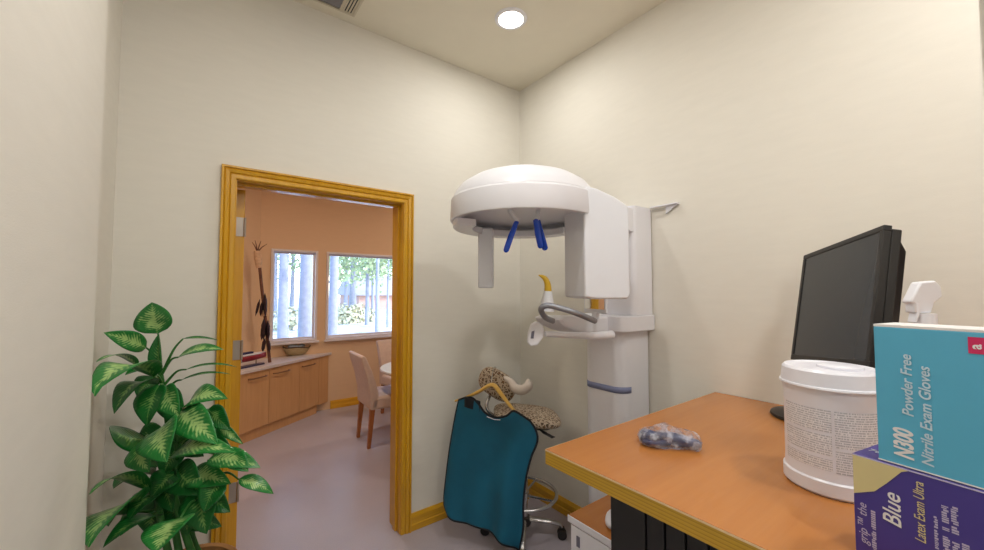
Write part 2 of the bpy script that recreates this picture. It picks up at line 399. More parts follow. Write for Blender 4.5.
for x0, x1 in ((WC.x - 0.02, W1[0]), (W1[1], W2[0]), (W2[1], 4.2)): w.box(x0, x1, YFAR, YFAR + 0.15, 0, ZF)
for x0, x1 in (W1, W2): w.box(x0, x1, YFAR, YFAR + 0.15, 0, WZ0); w.box(x0, x1, YFAR, YFAR + 0.15, WZ1, ZF)
struct(w.build('wall_far', M['tan_paint'], smooth=False))
for i, (x0, x1) in enumerate((W1, W2)):
    r = struct(root('window_%d' % (i + 1), ((x0 + x1) / 2, YFAR, WZ0)))
    f = MB(); k = 0.026; y0, y1 = YFAR - 0.012, YFAR + 0.10
    f.box(x0, x0 + k, y0, y1, WZ0, WZ1); f.box(x1 - k, x1, y0, y1, WZ0, WZ1); f.box(x0 + k, x1 - k, y0, y1, WZ1 - k, WZ1); f.box(x0 + k, x1 - k, y0, y1, WZ0, WZ0 + k)
    f.build('window_frame', M['window_white'], r, smooth=False, bevel=0.004)
    k2 = 0.046; g = MB(); y0, y1 = YFAR + 0.05, YFAR + 0.085
    g.box(x0 + k, x0 + k2, y0, y1, WZ0 + k, WZ1 - k); g.box(x1 - k2, x1 - k, y0, y1, WZ0 + k, WZ1 - k); g.box(x0 + k2, x1 - k2, y0, y1, WZ1 - k2, WZ1 - k); g.box(x0 + k2, x1 - k2, y0, y1, WZ0 + k, WZ0 + k2)
    g.build('sash', M['window_white'], r, smooth=False)
    MB().box(x0 + k2, x1 - k2, YFAR + 0.064, YFAR + 0.070, WZ0 + k2, WZ1 - k2).build('pane', M['glass'], r, smooth=False)
    MB().box(x0 - 0.02, x1 + 0.02, YFAR - 0.05, YFAR - 0.0125, WZ0 - 0.022, WZ0).build('window_sill', M['window_white'], r, smooth=False, bevel=0.004)

# door with oak casing
d = struct(root('door_1', ((DX0 + DX1) / 2, YB, 0)), 'golden oak door casing with the oak door swung open into the far room')
prof = [(0.0, 0.0), (0.0, 0.012), (0.006, 0.016), (0.022, 0.016), (0.026, 0.012), (0.030, 0.019), (0.044, 0.023), (0.049, 0.018), (0.053, 0.026), (0.060, 0.026), (0.062, 0.024), (0.062, 0.0)]
def casing(face, sgn):
    m = MB(); st = []
    for (x, z, sx, sz) in ((DX0, 0, -1, 0), (DX0, DZ, -1, 1), (DX1, DZ, 1, 1), (DX1, 0, 1, 0)):
        st.append([m.bm.verts.new((x + sx * a, face + sgn * b, z + sz * a)) for a, b in prof])
    for i in range(3):
        for j in range(len(prof) - 1): m.bm.faces.new([st[i][j], st[i][j + 1], st[i + 1][j + 1], st[i + 1][j]])
    return m
casing(YB, -1).build('casing', M['oak_z'], d, smooth=False)
casing(YB2 + 0.012, 1).build('casing', M['oak_z'], d, smooth=False)
MB().box(DX0 - 0.0115, DX0 + 0.004, YB - 0.001, YB2 + 0.013, 0.001, DZ).box(DX1 - 0.004, DX1 + 0.0115, YB - 0.001, YB2 + 0.013, 0.001, DZ).build('side_jamb', M['oak_z'], d, smooth=False)
MB().box(DX0 - 0.0115, DX1 + 0.0115, YB - 0.001, YB2 + 0.013, DZ - 0.004, DZ + 0.0115).build('head_jamb', M['oak_x'], d, smooth=False)
MB().box(DX1 - 0.016, DX1 - 0.0045, YB + 0.045, YB + 0.08, 0.001, DZ - 0.005).box(DX0 + 0.0045, DX0 + 0.006, YB + 0.045, YB + 0.08, 0.001, DZ - 0.005).box(DX0 + 0.006, DX1 - 0.016, YB + 0.045, YB + 0.08, DZ - 0.016, DZ - 0.0045).build('door_stop', M['oak_z'], d, smooth=False)
leafx0, leafx1 = DX0 + 0.007, DX0 + 0.051; ly0 = YB2 + 0.016
lf = MB().box(leafx0, leafx1, ly0, ly0 + 0.84, 0.012, DZ - 0.012).build('door_leaf', M['oak_z'], d, smooth=False, bevel=0.002)
for z in (1.81, 1.165, 0.44):
    MB().box(leafx0 + 0.004, leafx1 - 0.006, ly0 - 0.0035, ly0 - 0.0003, z - 0.05, z + 0.05).tube([(leafx1 + 0.001, ly0 - 0.005, z - 0.05), (leafx1 + 0.001, ly0 - 0.005, z + 0.05)], 0.006, 10).build('hinge', M['nickel'], lf, smooth=True)
MB().tube([(leafx1 + 0.0005, ly0 + 0.78, 1.0), (leafx1 + 0.05, ly0 + 0.78, 1.0), (leafx1 + 0.05, ly0 + 0.67, 1.0)], 0.009, 10).build('door_handle', M['nickel'], lf)

# baseboards
def baseboard(name, p0, p1, n, mat, h=0.1):
    p0, p1, n = V(p0), V(p1), V(n); m = MB()
    pr = [(0, 0), (0.019, 0), (0.019, h * 0.35), (0.015, h * 0.42), (0.015, h * 0.80), (0.009, h * 0.92), (0.006, h), (0, h)]
    m.prism([p0 + n * a + V((0, 0, b)) for a, b in pr], p1 - p0)
    return struct(m.build(name, mat, smooth=False))
e = 0.001
baseboard('baseboard_back', (DX1 + 0.063, YB - e, e), (XR - 0.02, YB - e, e), (0, -1, 0), M['oak_x'])
baseboard('baseboard_back', (XL + 0.02, YB - e, e), (DX0 - 0.063, YB - e, e), (0, -1, 0), M['oak_x'])
baseboard('baseboard_right', (XR - e, YB, e), (XR - e, YF, e), (-1, 0, 0), M['oak_y'])
baseboard('baseboard_left', (XL + e, YB, e), (XL + e, YN + 0.002, e), (1, 0, 0), M['oak_y'])
baseboard('baseboard_far', (B.x + 0.02, YFAR - e, e), (4.2, YFAR - e, e), (0, -1, 0), M['oak_x'])

# window with dark frame high on the right wall, at the picture's edge
r = struct(root('window_3', (XR, -0.5, 1.2)), 'dark brown window frame with white edge on the right wall')
yl = 0.026
MB().box(XR - 0.016, XR - e, yl - 0.03, yl, 1.32, 2.7).box(XR - 0.016, XR - e, -1.22, -1.19, 1.32, 2.7).box(XR - 0.016, XR - e, -1.19, yl - 0.03, 2.67, 2.7).box(XR - 0.016, XR - e, -1.19, yl - 0.03, 1.32, 1.35).build('window_frame', M['window_white'], r, smooth=False, bevel=0.002)
MB().box(XR - 0.022, XR - e, -1.189, yl - 0.031, 1.351, 2.669).build('blind', M['dark_frame'], r, smooth=False)

# ceiling fixtures
def downlight(x, y, z, label, g, mat=None, warm=False):
    r = root('recessed_downlight', (x, y, z), label, 'ceiling light', g)
    MB().lathe([(0.070, -0.006), (0.072, -0.010), (0.088, -0.008), (0.094, -0.001), (0.070, -0.001), (0.070, -0.006)], (x, y, z), 40).build('trim_ring', M['white_plastic'], r)
    MB().lathe([(0.0001, -0.009), (0.04, -0.008), (0.069, -0.003)], (x, y, z), 40).build('lens', mat or M['lamp'], r)
    return r
DL = [(1.40, 1.685), (0.42, 0.75), (1.42, -0.35), (0.42, -1.0)]
lab = ['lit round recessed ceiling light above the x-ray machine corner', 'lit round recessed ceiling light over the entry side of the room', 'lit round recessed ceiling light over the desk', 'lit round recessed ceiling light at the rear of the room']
for i, (x, y) in enumerate(DL): downlight(x, y, ZC, lab[i], None)
# vent
vx0, vx1, vy0, vy1 = 0.25, 0.672, 1.79, 2.205
r = root('ceiling_vent', ((vx0 + vx1) / 2, (vy0 + vy1) / 2, ZC), 'square cream metal air vent with dark louvers set in the ceiling', 'vent')
k = 0.014
m = MB(); zt = ZC - 0.001; zb = ZC - 0.009
m.box(vx0, vx0 + k, vy0, vy1, zb, zt); m.box(vx1 - k, vx1, vy0, vy1, zb, zt); m.box(vx0 + k, vx1 - k, vy0, vy0 + k, zb, zt); m.box(vx0 + k, vx1 - k, vy1 - k, vy1, zb, zt)
m.box(vx0 + 0.105, vx0 + 0.118, vy0 + k, vy1 - k, zb, zt); m.box(vx1 - 0.088, vx1 - 0.072, vy0 + k, vy1 - k, zb, zt)
m.build('vent_frame', M['vent'], r, smooth=False, bevel=0.002)
MB().box(vx0 + k, vx1 - k, vy0 + k, vy1 - k, ZC - 0.0015, ZC - 0.0005).build('duct_opening', M['duct'], r, smooth=False)
for j in range(4):
    for xb in (vx0 + k + 0.006, vx1 - 0.070):
        x = xb + j * 0.0155
        MB().obox((x + 0.004, (vy0 + vy1) / 2, ZC - 0.006), (1, 0, 0.35), (0, 1, 0), (-0.35, 0, 1), 0.0052, (vy1 - vy0) / 2 - k, 0.0008).build('side_slat', M['vent'], r, smooth=False)
for j in range(11):
    y = vy0 + k + 0.014 + j * 0.0345
    MB().obox(((vx0 + 0.118 + vx1 - 0.088) / 2, y, ZC - 0.007), (1, 0, 0), (0, 1, -0.45), (0, 0.45, 1), (vx1 - 0.088 - vx0 - 0.118) / 2, 0.0115, 0.0009).build('louver', M['vent_dark'], r, smooth=False)

# ------------------------------------------------------------------ desk
DT = 0.993; dx0, dy1 = 0.852, 0.868
r = root('desk', (1.4, 0, 0), 'high desk with an orange brown top, layered plywood edge and charcoal panel', 'desk')
MB().box(dx0 + 0.001, XR - 0.004, -1.05, dy1 - 0.001, DT - 0.003, DT).build('desk_top', M['laminate'], r, smooth=False)
MB().box(dx0, XR - 0.003, -1.051, dy1, DT - 0.044, DT - 0.0032).build('edge_band', M['ply'], r, smooth=False, bevel=0.0015)
MB().box(dx0 - 0.0008, dx0 - 0.0001, -1.05, dy1, DT - 0.0045, DT - 0.0005).box(dx0 - 0.0008, XR - 0.004, dy1 + 0.0001, dy1 + 0.0008, DT - 0.0045, DT - 0.0005).build('edge_highlight', M['box_cream2'], r, smooth=False)  # thin cream strips stand in for the highlight along the desk's top edge
MB().box(1.115, 1.155, 0.705, 0.83, 0.0, DT - 0.045).build('end_panel', M['charcoal'], r, smooth=False, bevel=0.003)
MB().box(1.13, 1.15, -1.0, 0.705, 0.03, DT - 0.045).build('backing_board', M['charcoal'], r, smooth=False)
y = 0.7; i = 0
while y > -0.95:
    MB().box(1.117, 1.1295, y - 0.056, y, 0.03, DT - 0.046).build('slat', M['charcoal'], r, smooth=False, bevel=0.004)
    y -= 0.062
MB().box(1.9, 1.955, -1.0, 0.40, 0.03, DT - 0.045).build('support_panel', M['charcoal'], r, smooth=False)

# low cabinet under the desk
r = root('low_cabinet', (1.5, 0.85, 0), 'low white drawer cabinet with a brown wood top under the desk', 'cabinet')
c0 = atz(569, 514, 0.555)
cx0, cy1 = c0.x, c0.y
MB().box(cx0, 1.86, 0.5, cy1, 0.53, 0.555).build('cabinet_top', M['laminate'], r, smooth=False, bevel=0.002)
MB().box(cx0 - 0.006, cx0 - 0.0005, 0.5, cy1 + 0.004, 0.527, 0.553).build('white_edging', M['white_gloss'], r, smooth=False, bevel=0.002)
MB().box(cx0 + 0.012, 1.85, 0.51, cy1 - 0.01, 0.012, 0.5295).build('carcass', M['white_gloss'], r, smooth=False)
dr = None
for z0, z1 in ((0.37, 0.522), (0.20, 0.362), (0.03, 0.192)):
    dr = MB().box(cx0 - 0.004, cx0 + 0.0115, 0.515, cy1 - 0.012, z0, z1).build('drawer_front', M['white_gloss'], r, smooth=False, bevel=0.003)
    MB().box(cx0 - 0.008, cx0 - 0.0045, cy1 - 0.060, cy1 - 0.045, z1 - 0.07, z1 - 0.03).build('drawer_pull', M['print_grey'], dr, smooth=False)
MB().box(cx0 + 0.02, 1.84, 0.52, cy1 - 0.02, 0.0, 0.012).build('plinth', M['charcoal'], r, smooth=False)
q = atz(606, 525, 0.556)
o = MB().ell((q.x + 0.03, q.y - 0.02, 0.5765), (0.06, 0.036, 0.021), Matrix.Rotation(0.5, 3, 'Z'), pw=0.8).build('plastic_piece', M['white_gloss'])  # unidentified rounded piece of white plastic
tag(o, 'rounded white plastic mouse lying on the low wood topped cabinet', 'piece')

# ------------------------------------------------------------------ dental panoramic x-ray unit
C = V((1.222, 1.385, 0))
r = root('dental_x_ray_machine', (1.85, 1.33, 0), 'white panoramic dental x-ray machine on a column in the corner', 'x-ray machine')
def rplan(x0, x1, y0, y1, rad, n=8):
    pts = []
    for cx, cy, a in ((x1 - 0.01, y1 - 0.01, 0), (x0 + rad, y1 - rad, 90), (x0 + rad, y0 + rad, 180), (x1 - 0.01, y0 + 0.01, 270)):
        rr = rad if cx < (x0 + x1) / 2 else 0.01
        for k in range(n + 1):
            t = math.radians(a + 90 * k / n); pts.append((cx + rr * math.cos(t), cy + rr * math.sin(t)))
    return pts
m = MB(); pl = rplan(1.735, 1.972, 1.205, 1.47, 0.07)
m.prism([(x, y, 0.0) for x, y in pl], (0, 0, 1.262)); col_ = m.build('column', M['white_plastic'], r, angle=35)
pl2 = rplan(1.70, 1.958, 1.18, 1.495, 0.08)
MB().prism([(x, y, 0.001) for x, y in pl2], (0, 0, 0.025)).build('floor_plate', M['white_plastic'], r, angle=35, bevel=0.004)
# painted stripe wraps the nose
sp_ = [p for p in pl if p[0] < 1.85]
st = [V((x, y, 0.945)) for x, y in pl[9:27]]
cen = V((1.85, 1.34, 0))
m = MB(); P = [[], []]
for p in st:
    dv = (p - cen); dv.z = 0; dv.normalize()
    P[0].append(p + dv * 0.0015); P[1].append(p + dv * 0.0015 + V((0, 0, 0.032)))
m.grid(P, False); m.build('stripe', M['stripe'], r, solid=0.001)
m = MB(); pl3 = rplan(1.80, 1.972, 1.175, 1.40, 0.03)
m.prism([(x, y, 1.345) for x, y in pl3], (0, 0, 0.575)); m.build('upper_column', M['white_plastic'], r, angle=35)
# wall bracket
MB().box(1.95, 1.976, 1.02, 1.174, 1.922, 1.928).prism([(1.966, 1.025, 1.9215), (1.966, 1.09, 1.9215), (1.966, 1.09, 1.88)], (0.006, 0, 0)).build('wall_bracket', M['white_plastic'], r, smooth=False)
# carriage
pl4 = rplan(1.705, 1.974, 1.165, 1.50, 0.075)
MB().prism([(x, y, 1.262) for x, y in pl4], (0, 0, 0.082)).build('carriage', M['white_plastic'], r, angle=35, bevel=0.006)
# tray arm under the chin rest
ys = 1.36
out = [aty(x, y, ys) for x, y in ((546, 318), (552, 315.5), (580, 316), (618, 315), (618, 330), (600, 331), (586, 331.5), (572, 333), (562, 330), (551, 325))]
MB().prism([p - V((0, 0.09, 0)) for p in out], (0, 0.18, 0)).build('tray_arm', M['white_plastic'], r, bevel=0.012, angle=50)
# control arm and paddle
T = 1.78
MB().tube([atd(612, 335, 1.9), atd(590, 336, 1.84), atd(545, 334, T)], [0.022, 0.017, 0.013], 14).build('control_arm', M['white_plastic'], r)
pc = atd(536.5, 333.5, T)
pad = MB().prism([pc + RT * a * 0.0045 + V((0, 0, b * 0.0045)) for a, b in ((-5, 9), (0, 12), (6, 10), (8, 4), (7, -4), (1, -12), (-6, -13), (-9, -9), (-8, 0))], V((0.02, 0.03, 0))).build('control_paddle', M['white_plastic'], r, bevel=0.006)
MB().prism([pc + RT * a * 0.0045 + V((0, 0, b * 0.0045)) - V((0.0012, 0.0018, 0)) for a, b in ((-5, 2), (-2, 3), (-3, -5), (-6, -5))], V((0.001, 0.0015, 0))).build('display', M['print_grey'], pad, smooth=False)
# chin rest
cz = MB(); b0 = atd(547, 311, 1.72); b1 = atd(548, 291, 1.72)
cz.tube([b0, b0.lerp(b1, 0.5), b1], [0.031, 0.027, 0.017], 18).build('chin_rest', M['cool_plastic'], r)
MB().tube(curve([atd(548, 292.5, 1.72), atd(547.5, 284, 1.72), atd(544.5, 278, 1.72), atd(538.5, 275, 1.72)], 6), [0.017, 0.0165, 0.016, 0.0155, 0.015, 0.0145, 0.014, 0.0135, 0.013, 0.0125, 0.012, 0.0115, 0.011, 0.0095, 0.008, 0.0065, 0.005, 0.0035, 0.002], 14).build('bite_stick', M['yellow'], r)
MB().tube(curve([atd(553, 321, 1.76), atd(545, 317, 1.70), atd(541, 309, 1.66), atd(547, 305.5, 1.64), atd(558, 307.5, 1.64), atd(576, 313, 1.64), atd(595, 321, 1.72)], 6), 0.0125, 14).build('hand_grip', M['grey_tube'], r)
# mirror for the patient, on the carriage, facing -x
mc = V((1.735, 1.335, 1.405)); nrm = V((-0.98, 0.2, 0)).normalized(); tang = V((-nrm.y, nrm.x, 0))
mc = atd(595.5, 304, 1.97)
mir = MB().obox(mc, tang, nrm, (0, 0, 1), 0.082, 0.007, 0.046).build('mirror_mount', M['cool_plastic'], r, smooth=False, bevel=0.004)
MB().obox(mc + nrm * 0.0078 + V((0, 0, 0.008)), tang, nrm, (0, 0, 1), 0.074, 0.0006, 0.033).build('mirror', M['mirror'], mir, smooth=False)
MB().tube([mc - V((0, 0, 0.04)), mc - V((0, 0, 0.075))], 0.02, 14).build('mirror_post', M['cool_plastic'], mir)
# rotating head
z0 = 1.795
MB().lathe([(0.0001, z0 + 0.03), (0.300, z0 + 0.03), (0.314, z0 + 0.02), (0.318, z0), (0.340, z0), (0.343, z0 + 0.006), (0.340, z0 + 0.095), (0.332, z0 + 0.1055), (0.30, z0 + 0.106)], C, 72).build('overhead_ring', M['white_plastic'], r, angle=30)
MB().lathe([(0.331, z0 + 0.1065), (0.322, z0 + 0.13), (0.295, z0 + 0.165), (0.24, z0 + 0.20), (0.17, z0 + 0.225), (0.08, z0 + 0.238), (0.0001, z0 + 0.241)], C, 64).build('dome_cover', M['white_plastic'], r)
a0, a1 = math.radians(-8), math.radians(168)
MB().lathe([(0.24, z0 - 0.032), (0.322, z0 - 0.032), (0.33, z0 - 0.026), (0.33, z0 - 0.001), (0.24, z0 - 0.001), (0.24, z0 - 0.032)], C, 48, a0, a1).build('rotor_ring', M['white_plastic'], r, angle=30)
# detector post
dp = atd(486, 232, 2.02); db = atd(486.5, 288, 2.02)
ax = V((0.72, -0.69, 0)).normalized(); ay = V((0.69, 0.72, 0)).normalized()
MB().obox(V((dp.x, dp.y, (dp.z + 0.02 + db.z) / 2)), ax, ay, (0, 0, 1), 0.038, 0.03, (dp.z + 0.02 - db.z) / 2).build('detector_post', M['cool_plastic'], r, bevel=0.01)
# tube housing
th = math.radians(-25); hx = V((math.cos(th), math.sin(th), 0)); hy = V((-math.sin(th), math.cos(th), 0)); Z = V((0, 0, 1))
hc = atd(606, 250, 1.66); hc.z = 0
o0 = hc - hx * 0.108 - hy * 0.02
prof_ = [(0, 1.452), (0.004, 1.445), (0.05, 1.438), (0.19, 1.438), (0.204, 1.446), (0.208, 1.466), (0.206, 1.815), (0.198, 1.838), (0.14, 1.872), (0.06, 1.902), (0.012, 1.912), (0.0, 1.902)]
MB().prism([o0 + hx * (a - 0.0) + Z * b for a, b in prof_], hy * 0.215).build('tube_housing', M['cool_plastic'], r, bevel=0.016, angle=50)
# support beam from column to head
MB().prism([V((1.60, 1.30, 1.905)), V((1.81, 1.30, 1.905)), V((1.81, 1.30, 1.78)), V((1.78, 1.30, 1.78)), V((1.62, 1.30, 1.87))], V((0, -0.12, 0))).build('support_gusset', M['white_plastic'], r, bevel=0.004)
MB().prism([V((1.30, 1.26, 1.906)), V((1.30, 1.46, 1.906)), V((1.80, 1.40, 1.906)), V((1.80, 1.22, 1.906))], V((0, 0, 0.014))).build('support_beam', M['white_plastic'], r, bevel=0.012)
# temple supports
for pts, blades in ((((508, 204), (510, 211), (517.5, 221)), (((517, 221), (511, 236), (505.5, 252)),)),
                    (((540, 204), (538, 212), (536.5, 220)), (((535.5, 219), (538, 234), (541, 248)), ((537.5, 220), (541.5, 236), (545.5, 250))))):
    stem = MB().tube([atd(x, y, 1.70) for x, y in pts], 0.013, 12, flat=0.55).build('temple_support', M['cool_plastic'], r)
    for i, bl in enumerate(blades):
        bq = [atd(x, y, 1.70 + 0.02 * i) for x, y in bl]
        MB().tube([bq[0], bq[0].lerp(bq[1], 0.06), bq[1], bq[1].lerp(bq[2], 0.78), bq[1].lerp(bq[2], 0.92), bq[2], bq[2] + (bq[2] - bq[1]) * 0.03], [0.008, 0.0145, 0.0175, 0.017, 0.0155, 0.010, 0.003], 16, flat=0.5).build('blue_pad', M['blue_clear'], stem)

# ------------------------------------------------------------------ stool
S = V((1.60, 1.82, 0))
r = root('stool', S, 'wheeled stool with animal print seat and back behind the teal apron', 'stool')
MB().tube([S + Z * 0.09, S + Z * 0.34], 0.028, 20).tube([S + Z * 0.34, S + Z * 0.68], 0.018, 20).build('gas_column', M['chrome'], r)
MB().lathe([(0.0001, 0.075), (0.045, 0.075), (0.05, 0.09), (0.045, 0.115), (0.03, 0.125), (0.0001, 0.125)], S, 28).build('hub', M['black'], r)
cdir = math.atan2(1.66 - S.y, 1.775 - S.x)
for i in range(4):
    a = cdir + i * 2 * PI / 4; dv = V((math.cos(a), math.sin(a), 0)); sv = V((-dv.y, dv.x, 0))
    lg = MB().tube([S + dv * 0.035 + Z * 0.105, S + dv * 0.15 + Z * 0.095, S + dv * 0.218 + Z * 0.082, S + dv * 0.230 + Z * 0.066], [0.022, 0.018, 0.014, 0.012], 12, flat=0.7).build('leg', M['chrome'], r)
    w_ = S + dv * 0.230
    cs = MB()
    for s_ in (-1, 1): cs.tube([w_ + sv * s_ * 0.006 + Z * 0.0275, w_ + sv * s_ * 0.022 + Z * 0.0275], 0.0272, 20)
    cs.tube([w_ + Z * 0.055, w_ + Z * 0.066], 0.016, 12)
    cs.build('caster', M['black'], lg)
ring = [S + V((0.2 * math.cos(k * PI / 24), 0.2 * math.sin(k * PI / 24), 0.255)) for k in range(48)]
fr = MB().tube(ring, 0.010, 12, closed=True).build('foot_ring', M['chrome'], r)
m = MB()
for i in range(4):
    a = 0.4 + i * PI / 2; dv = V((math.cos(a), math.sin(a), 0)); m.tube([S + dv * 0.026 + Z * 0.245, S + dv * 0.197 + Z * 0.254], 0.007, 8)
m.lathe([(0.0285, 0.225), (0.036, 0.225), (0.036, 0.262), (0.0285, 0.262), (0.0285, 0.225)], S, 20)
m.build('ring_spokes', M['chrome'], fr)
SR = Matrix.Rotation(math.atan2(-0.6, 0.8) + 0.05, 3, 'Z') @ Matrix.Rotation(0.10, 3, 'Y')
sc_ = S + V((0.02, -0.01, 0.715))
m = MB().ell(sc_, (0.20, 0.185, 0.032), SR, 36, 16, 0.62)
seat = m.build('seat', M['leopard'], r)
MB().ell(sc_ - Z * 0.036, (0.15, 0.13, 0.014), SR, 28, 8, 0.6).build('seat_plate', M['black'], r)
MB().tube(curve([S + V((0.03, -0.04, 0.685)), atd(535, 426, 2.28), atd(541, 430, 2.26)], 4), 0.005, 8).tube([atd(540, 430, 2.26), atd(544, 432.5, 2.25), atd(552, 437, 2.24), atd(555, 437, 2.24)], [0.006, 0.016, 0.015, 0.004], 10, flat=0.4).build('height_lever', M['black'], r)
# backrest
bc = atd(497, 384, 2.42)
BR = Matrix.Rotation(math.atan2(-0.6, 0.8) - 0.5, 3, 'Z') @ Matrix.Rotation(0.42, 3, 'Y') @ Matrix.Rotation(-0.12, 3, 'X')
MB().ell(bc, (0.128, 0.036, 0.082), BR, 32, 16, 0.72).build('backrest', M['leopard'], r)
MB().tube(curve([S + V((-0.03, 0.02, 0.69)), S + V((-0.12, 0.10, 0.70)), S + V((-0.175, 0.135, 0.76)), bc + V((-0.01, 0.05, -0.06)), bc + V((-0.005, 0.03, 0))], 5), 0.011, 10).build('back_post', M['chrome'], r)
MB().tube(curve([atd(503, 377, 2.40), atd(511, 382, 2.36), atd(515, 388, 2.33), atd(522, 390, 2.31), atd(528, 386, 2.32), atd(528, 380, 2.36)], 5), [0.014 + 0.015 * min(1, k / 12) if k < 20 else 0.029 - 0.0035 * (k - 20) for k in range(26)], 16).build('support_arm', M['arm_vinyl'], r)

# ------------------------------------------------------------------ apron on a hanger
P0 = V((1.225, 2.09, 0)); P1 = V((1.45, 1.60, 0)); PD = (P1 - P0).normalized(); PN = V((-PD.y, PD.x, 0))
if PN.dot(EYE - P0) < 0: PN = -PN
def onplane(px, py, off=0.0):
    rr = ray(px, py); t = (P0 - EYE).dot(PN) / rr.dot(PN); return EYE + rr * t + PN * off
top = [(459, 400), (466, 397.5), (473, 397.5), (479, 403), (486, 412.5), (496, 417), (507, 415.5), (514, 410.5), (521, 414), (530, 421)]
bot = [(450, 511), (458, 518), (470, 523), (484, 527), (498, 532), (508, 540), (517, 553)]
lef = [(459, 400), (455, 420), (450.5, 450), (447.5, 480), (446.5, 500), (450, 511)]
rig = [(530, 421), (536, 431), (537, 442), (530.5, 458), (525, 480), (522, 505), (521.5, 530), (517, 553)]
def samp(pl, n):
    cv = curve([V((a, b, 0)) for a, b in pl], 10); L = [0]
    for i in range(1, len(cv)): L.append(L[-1] + (cv[i] - cv[i - 1]).length)
    res = []; j = 0
    for k in range(n):
        s_ = L[-1] * k / (n - 1)
        while j < len(L) - 2 and L[j + 1] < s_: j += 1
        t = 0 if L[j + 1] == L[j] else (s_ - L[j]) / (L[j + 1] - L[j]); res.append(cv[j].lerp(cv[j + 1], t))
    return res
NU, NV_ = 41, 49
T_, B_, L_, R_ = samp(top, NU), samp(bot, NU), samp(lef, NV_), samp(rig, NV_)
ap = root('lead_apron', onplane(490, 470), 'teal protective apron with black binding hung on a wooden hanger', 'apron')
G = []
for j in range(NV_):
    v = j / (NV_ - 1); row = []
    for i in range(NU):
        u = i / (NU - 1)
        p = T_[i] * (1 - v) + B_[i] * v + L_[j] * (1 - u) + R_[j] * u - (T_[0] * (1 - u) * (1 - v) + T_[-1] * u * (1 - v) + B_[0] * (1 - u) * v + B_[-1] * u * v)
        fold = (0.004 + 0.020 * v) * math.sin(u * 9.5 + 0.8 * v) + 0.012 * v * math.sin(u * 17 + 1.0) + 0.03 * math.sin(PI * u) * (0.35 + 0.65 * v)
        row.append(onplane(p.x, p.y, fold))
    G.append(row)
MB().grid(G).build('apron_panel', M['teal'], ap, solid=0.008)
edge = G[0] + [G[j][-1] for j in range(1, NV_)] + G[-1][-2::-1] + [G[j][0] for j in range(NV_ - 2, 0, -1)]
MB().tube(edge, 0.0065, 8, closed=True).build('binding', M['black_soft'], ap)
st0 = [[onplane(466 + 15 * a / 6, 396 + 10 * b / 4 + 5 * a / 6, 0.012 + 0.004 * math.sin(a)) for a in range(7)] for b in range(5)]
MB().grid(st0).build('shoulder_strap', M['black_soft'], ap, solid=0.008)
MB().tube([onplane(490, 414.8, 0.036), onplane(497, 417.6, 0.036), onplane(503, 418.2, 0.034)], 0.0022, 8).build('neck_label', M['white_gloss'], ap)
hg = root('coat_hanger', onplane(490, 390), 'pale wooden coat hanger holding the teal apron', 'coat hanger')
h0 = -0.016
hp = [onplane(454, 401.5, h0), onplane(465, 398, h0), onplane(478, 392, h0), onplane(487, 386.5, h0), onplane(493, 386, h0), onplane(500, 394, h0 * 0.6), onplane(508, 403, 0.0), onplane(515, 411.5, 0.0)]
MB().tube(curve(hp, 5), [0.010 + 0.008 * math.sin(PI * k / 35) for k in range(36)], 12, flat=0.62).build('hanger_bar', M['hanger_wood'], hg)
hk = onplane(490, 384.5, h0); tp = bc + V((-0.035, -0.01, 0.085))
MB().tube(curve([hk, hk.lerp(tp, 0.35) + Z * 0.02, V((tp.x, tp.y, tp.z + 0.012)), tp + V((0.05, 0.045, 0.012)), tp + V((0.07, 0.055, -0.03))], 6), 0.0026, 8).build('hanger_hook', M['chrome'], hg)

# ------------------------------------------------------------------ potted plant
PX, PY = 0.005, 1.87
plant = root('potted_plant', (PX, PY, 0), 'tall leafy plant with pale variegated leaves beside the door casing', 'plant')
MB().lathe([(0.0001, 0.0), (0.115, 0.0), (0.12, 0.01), (0.150, 0.385), (0.161, 0.39), (0.165, 0.43), (0.157, 0.437), (0.145, 0.43), (0.140, 0.38), (0.0001, 0.38)], (PX - 0.015, PY + 0.01, 0), 40).build('planter', M['terracotta'], plant)
MB().lathe([(0.0001, 0.41), (0.1, 0.405), (0.1395, 0.395)], (PX - 0.015, PY + 0.01, 0), 32).build('soil', M['soil'], plant)
def leaf(base, tip, w, tb=1.5, tt=1.5, up=0.5, arch=0.12, fold=0.18, dark=False, roll=0.0):
    b, t = atd(*base, tb), atd(*tip, tt); L = (t - b).length
    n0 = (-FW * (1 - up) + Z * up).normalized()
    ax = (t - b).normalized(); n0 = (n0 - ax * n0.dot(ax)).normalized()
    if roll: n0 = Matrix.Rotation(roll, 3, ax) @ n0
    sd = ax.cross(n0).normalized(); NS, NW = 13, 9; P = []
    ph = random.uniform(0, 6)
    for j in range(NS):
        s = j / (NS - 1); c = b.lerp(t, s) + n0 * arch * L * 4 * s * (1 - s) + Z * arch * L * 0.3 * math.sin(PI * s)
        wd = 0.5 * w * max(0.0, math.sin(PI * min(1, s ** 0.72))) ** 0.82 if 0 < s < 1 else 0.0
        row = []
        for i in range(NW):
            u = -1 + 2 * i / (NW - 1)
            p = c + sd * wd * u + n0 * (abs(u) * fold * wd + 0.035 * wd * math.sin(9 * s + ph + 2 * u))
            p.x = max(p.x, (XL if p.y > YN + 0.01 else XN) + 0.006 + 0.003 * abs(u)); p.y = min(p.y, YB - 0.006); row.append(p)
        P.append(row)
    ob = MB().grid(P).build('leaf', M['leaf_dark'] if dark else M['leaf'], plant, solid=0.0012, angle=80, normals=False)
    return b
def zc(x, y): return (x / 2.114 + 80, y / 2.114 + 290)
px_per = 400.0
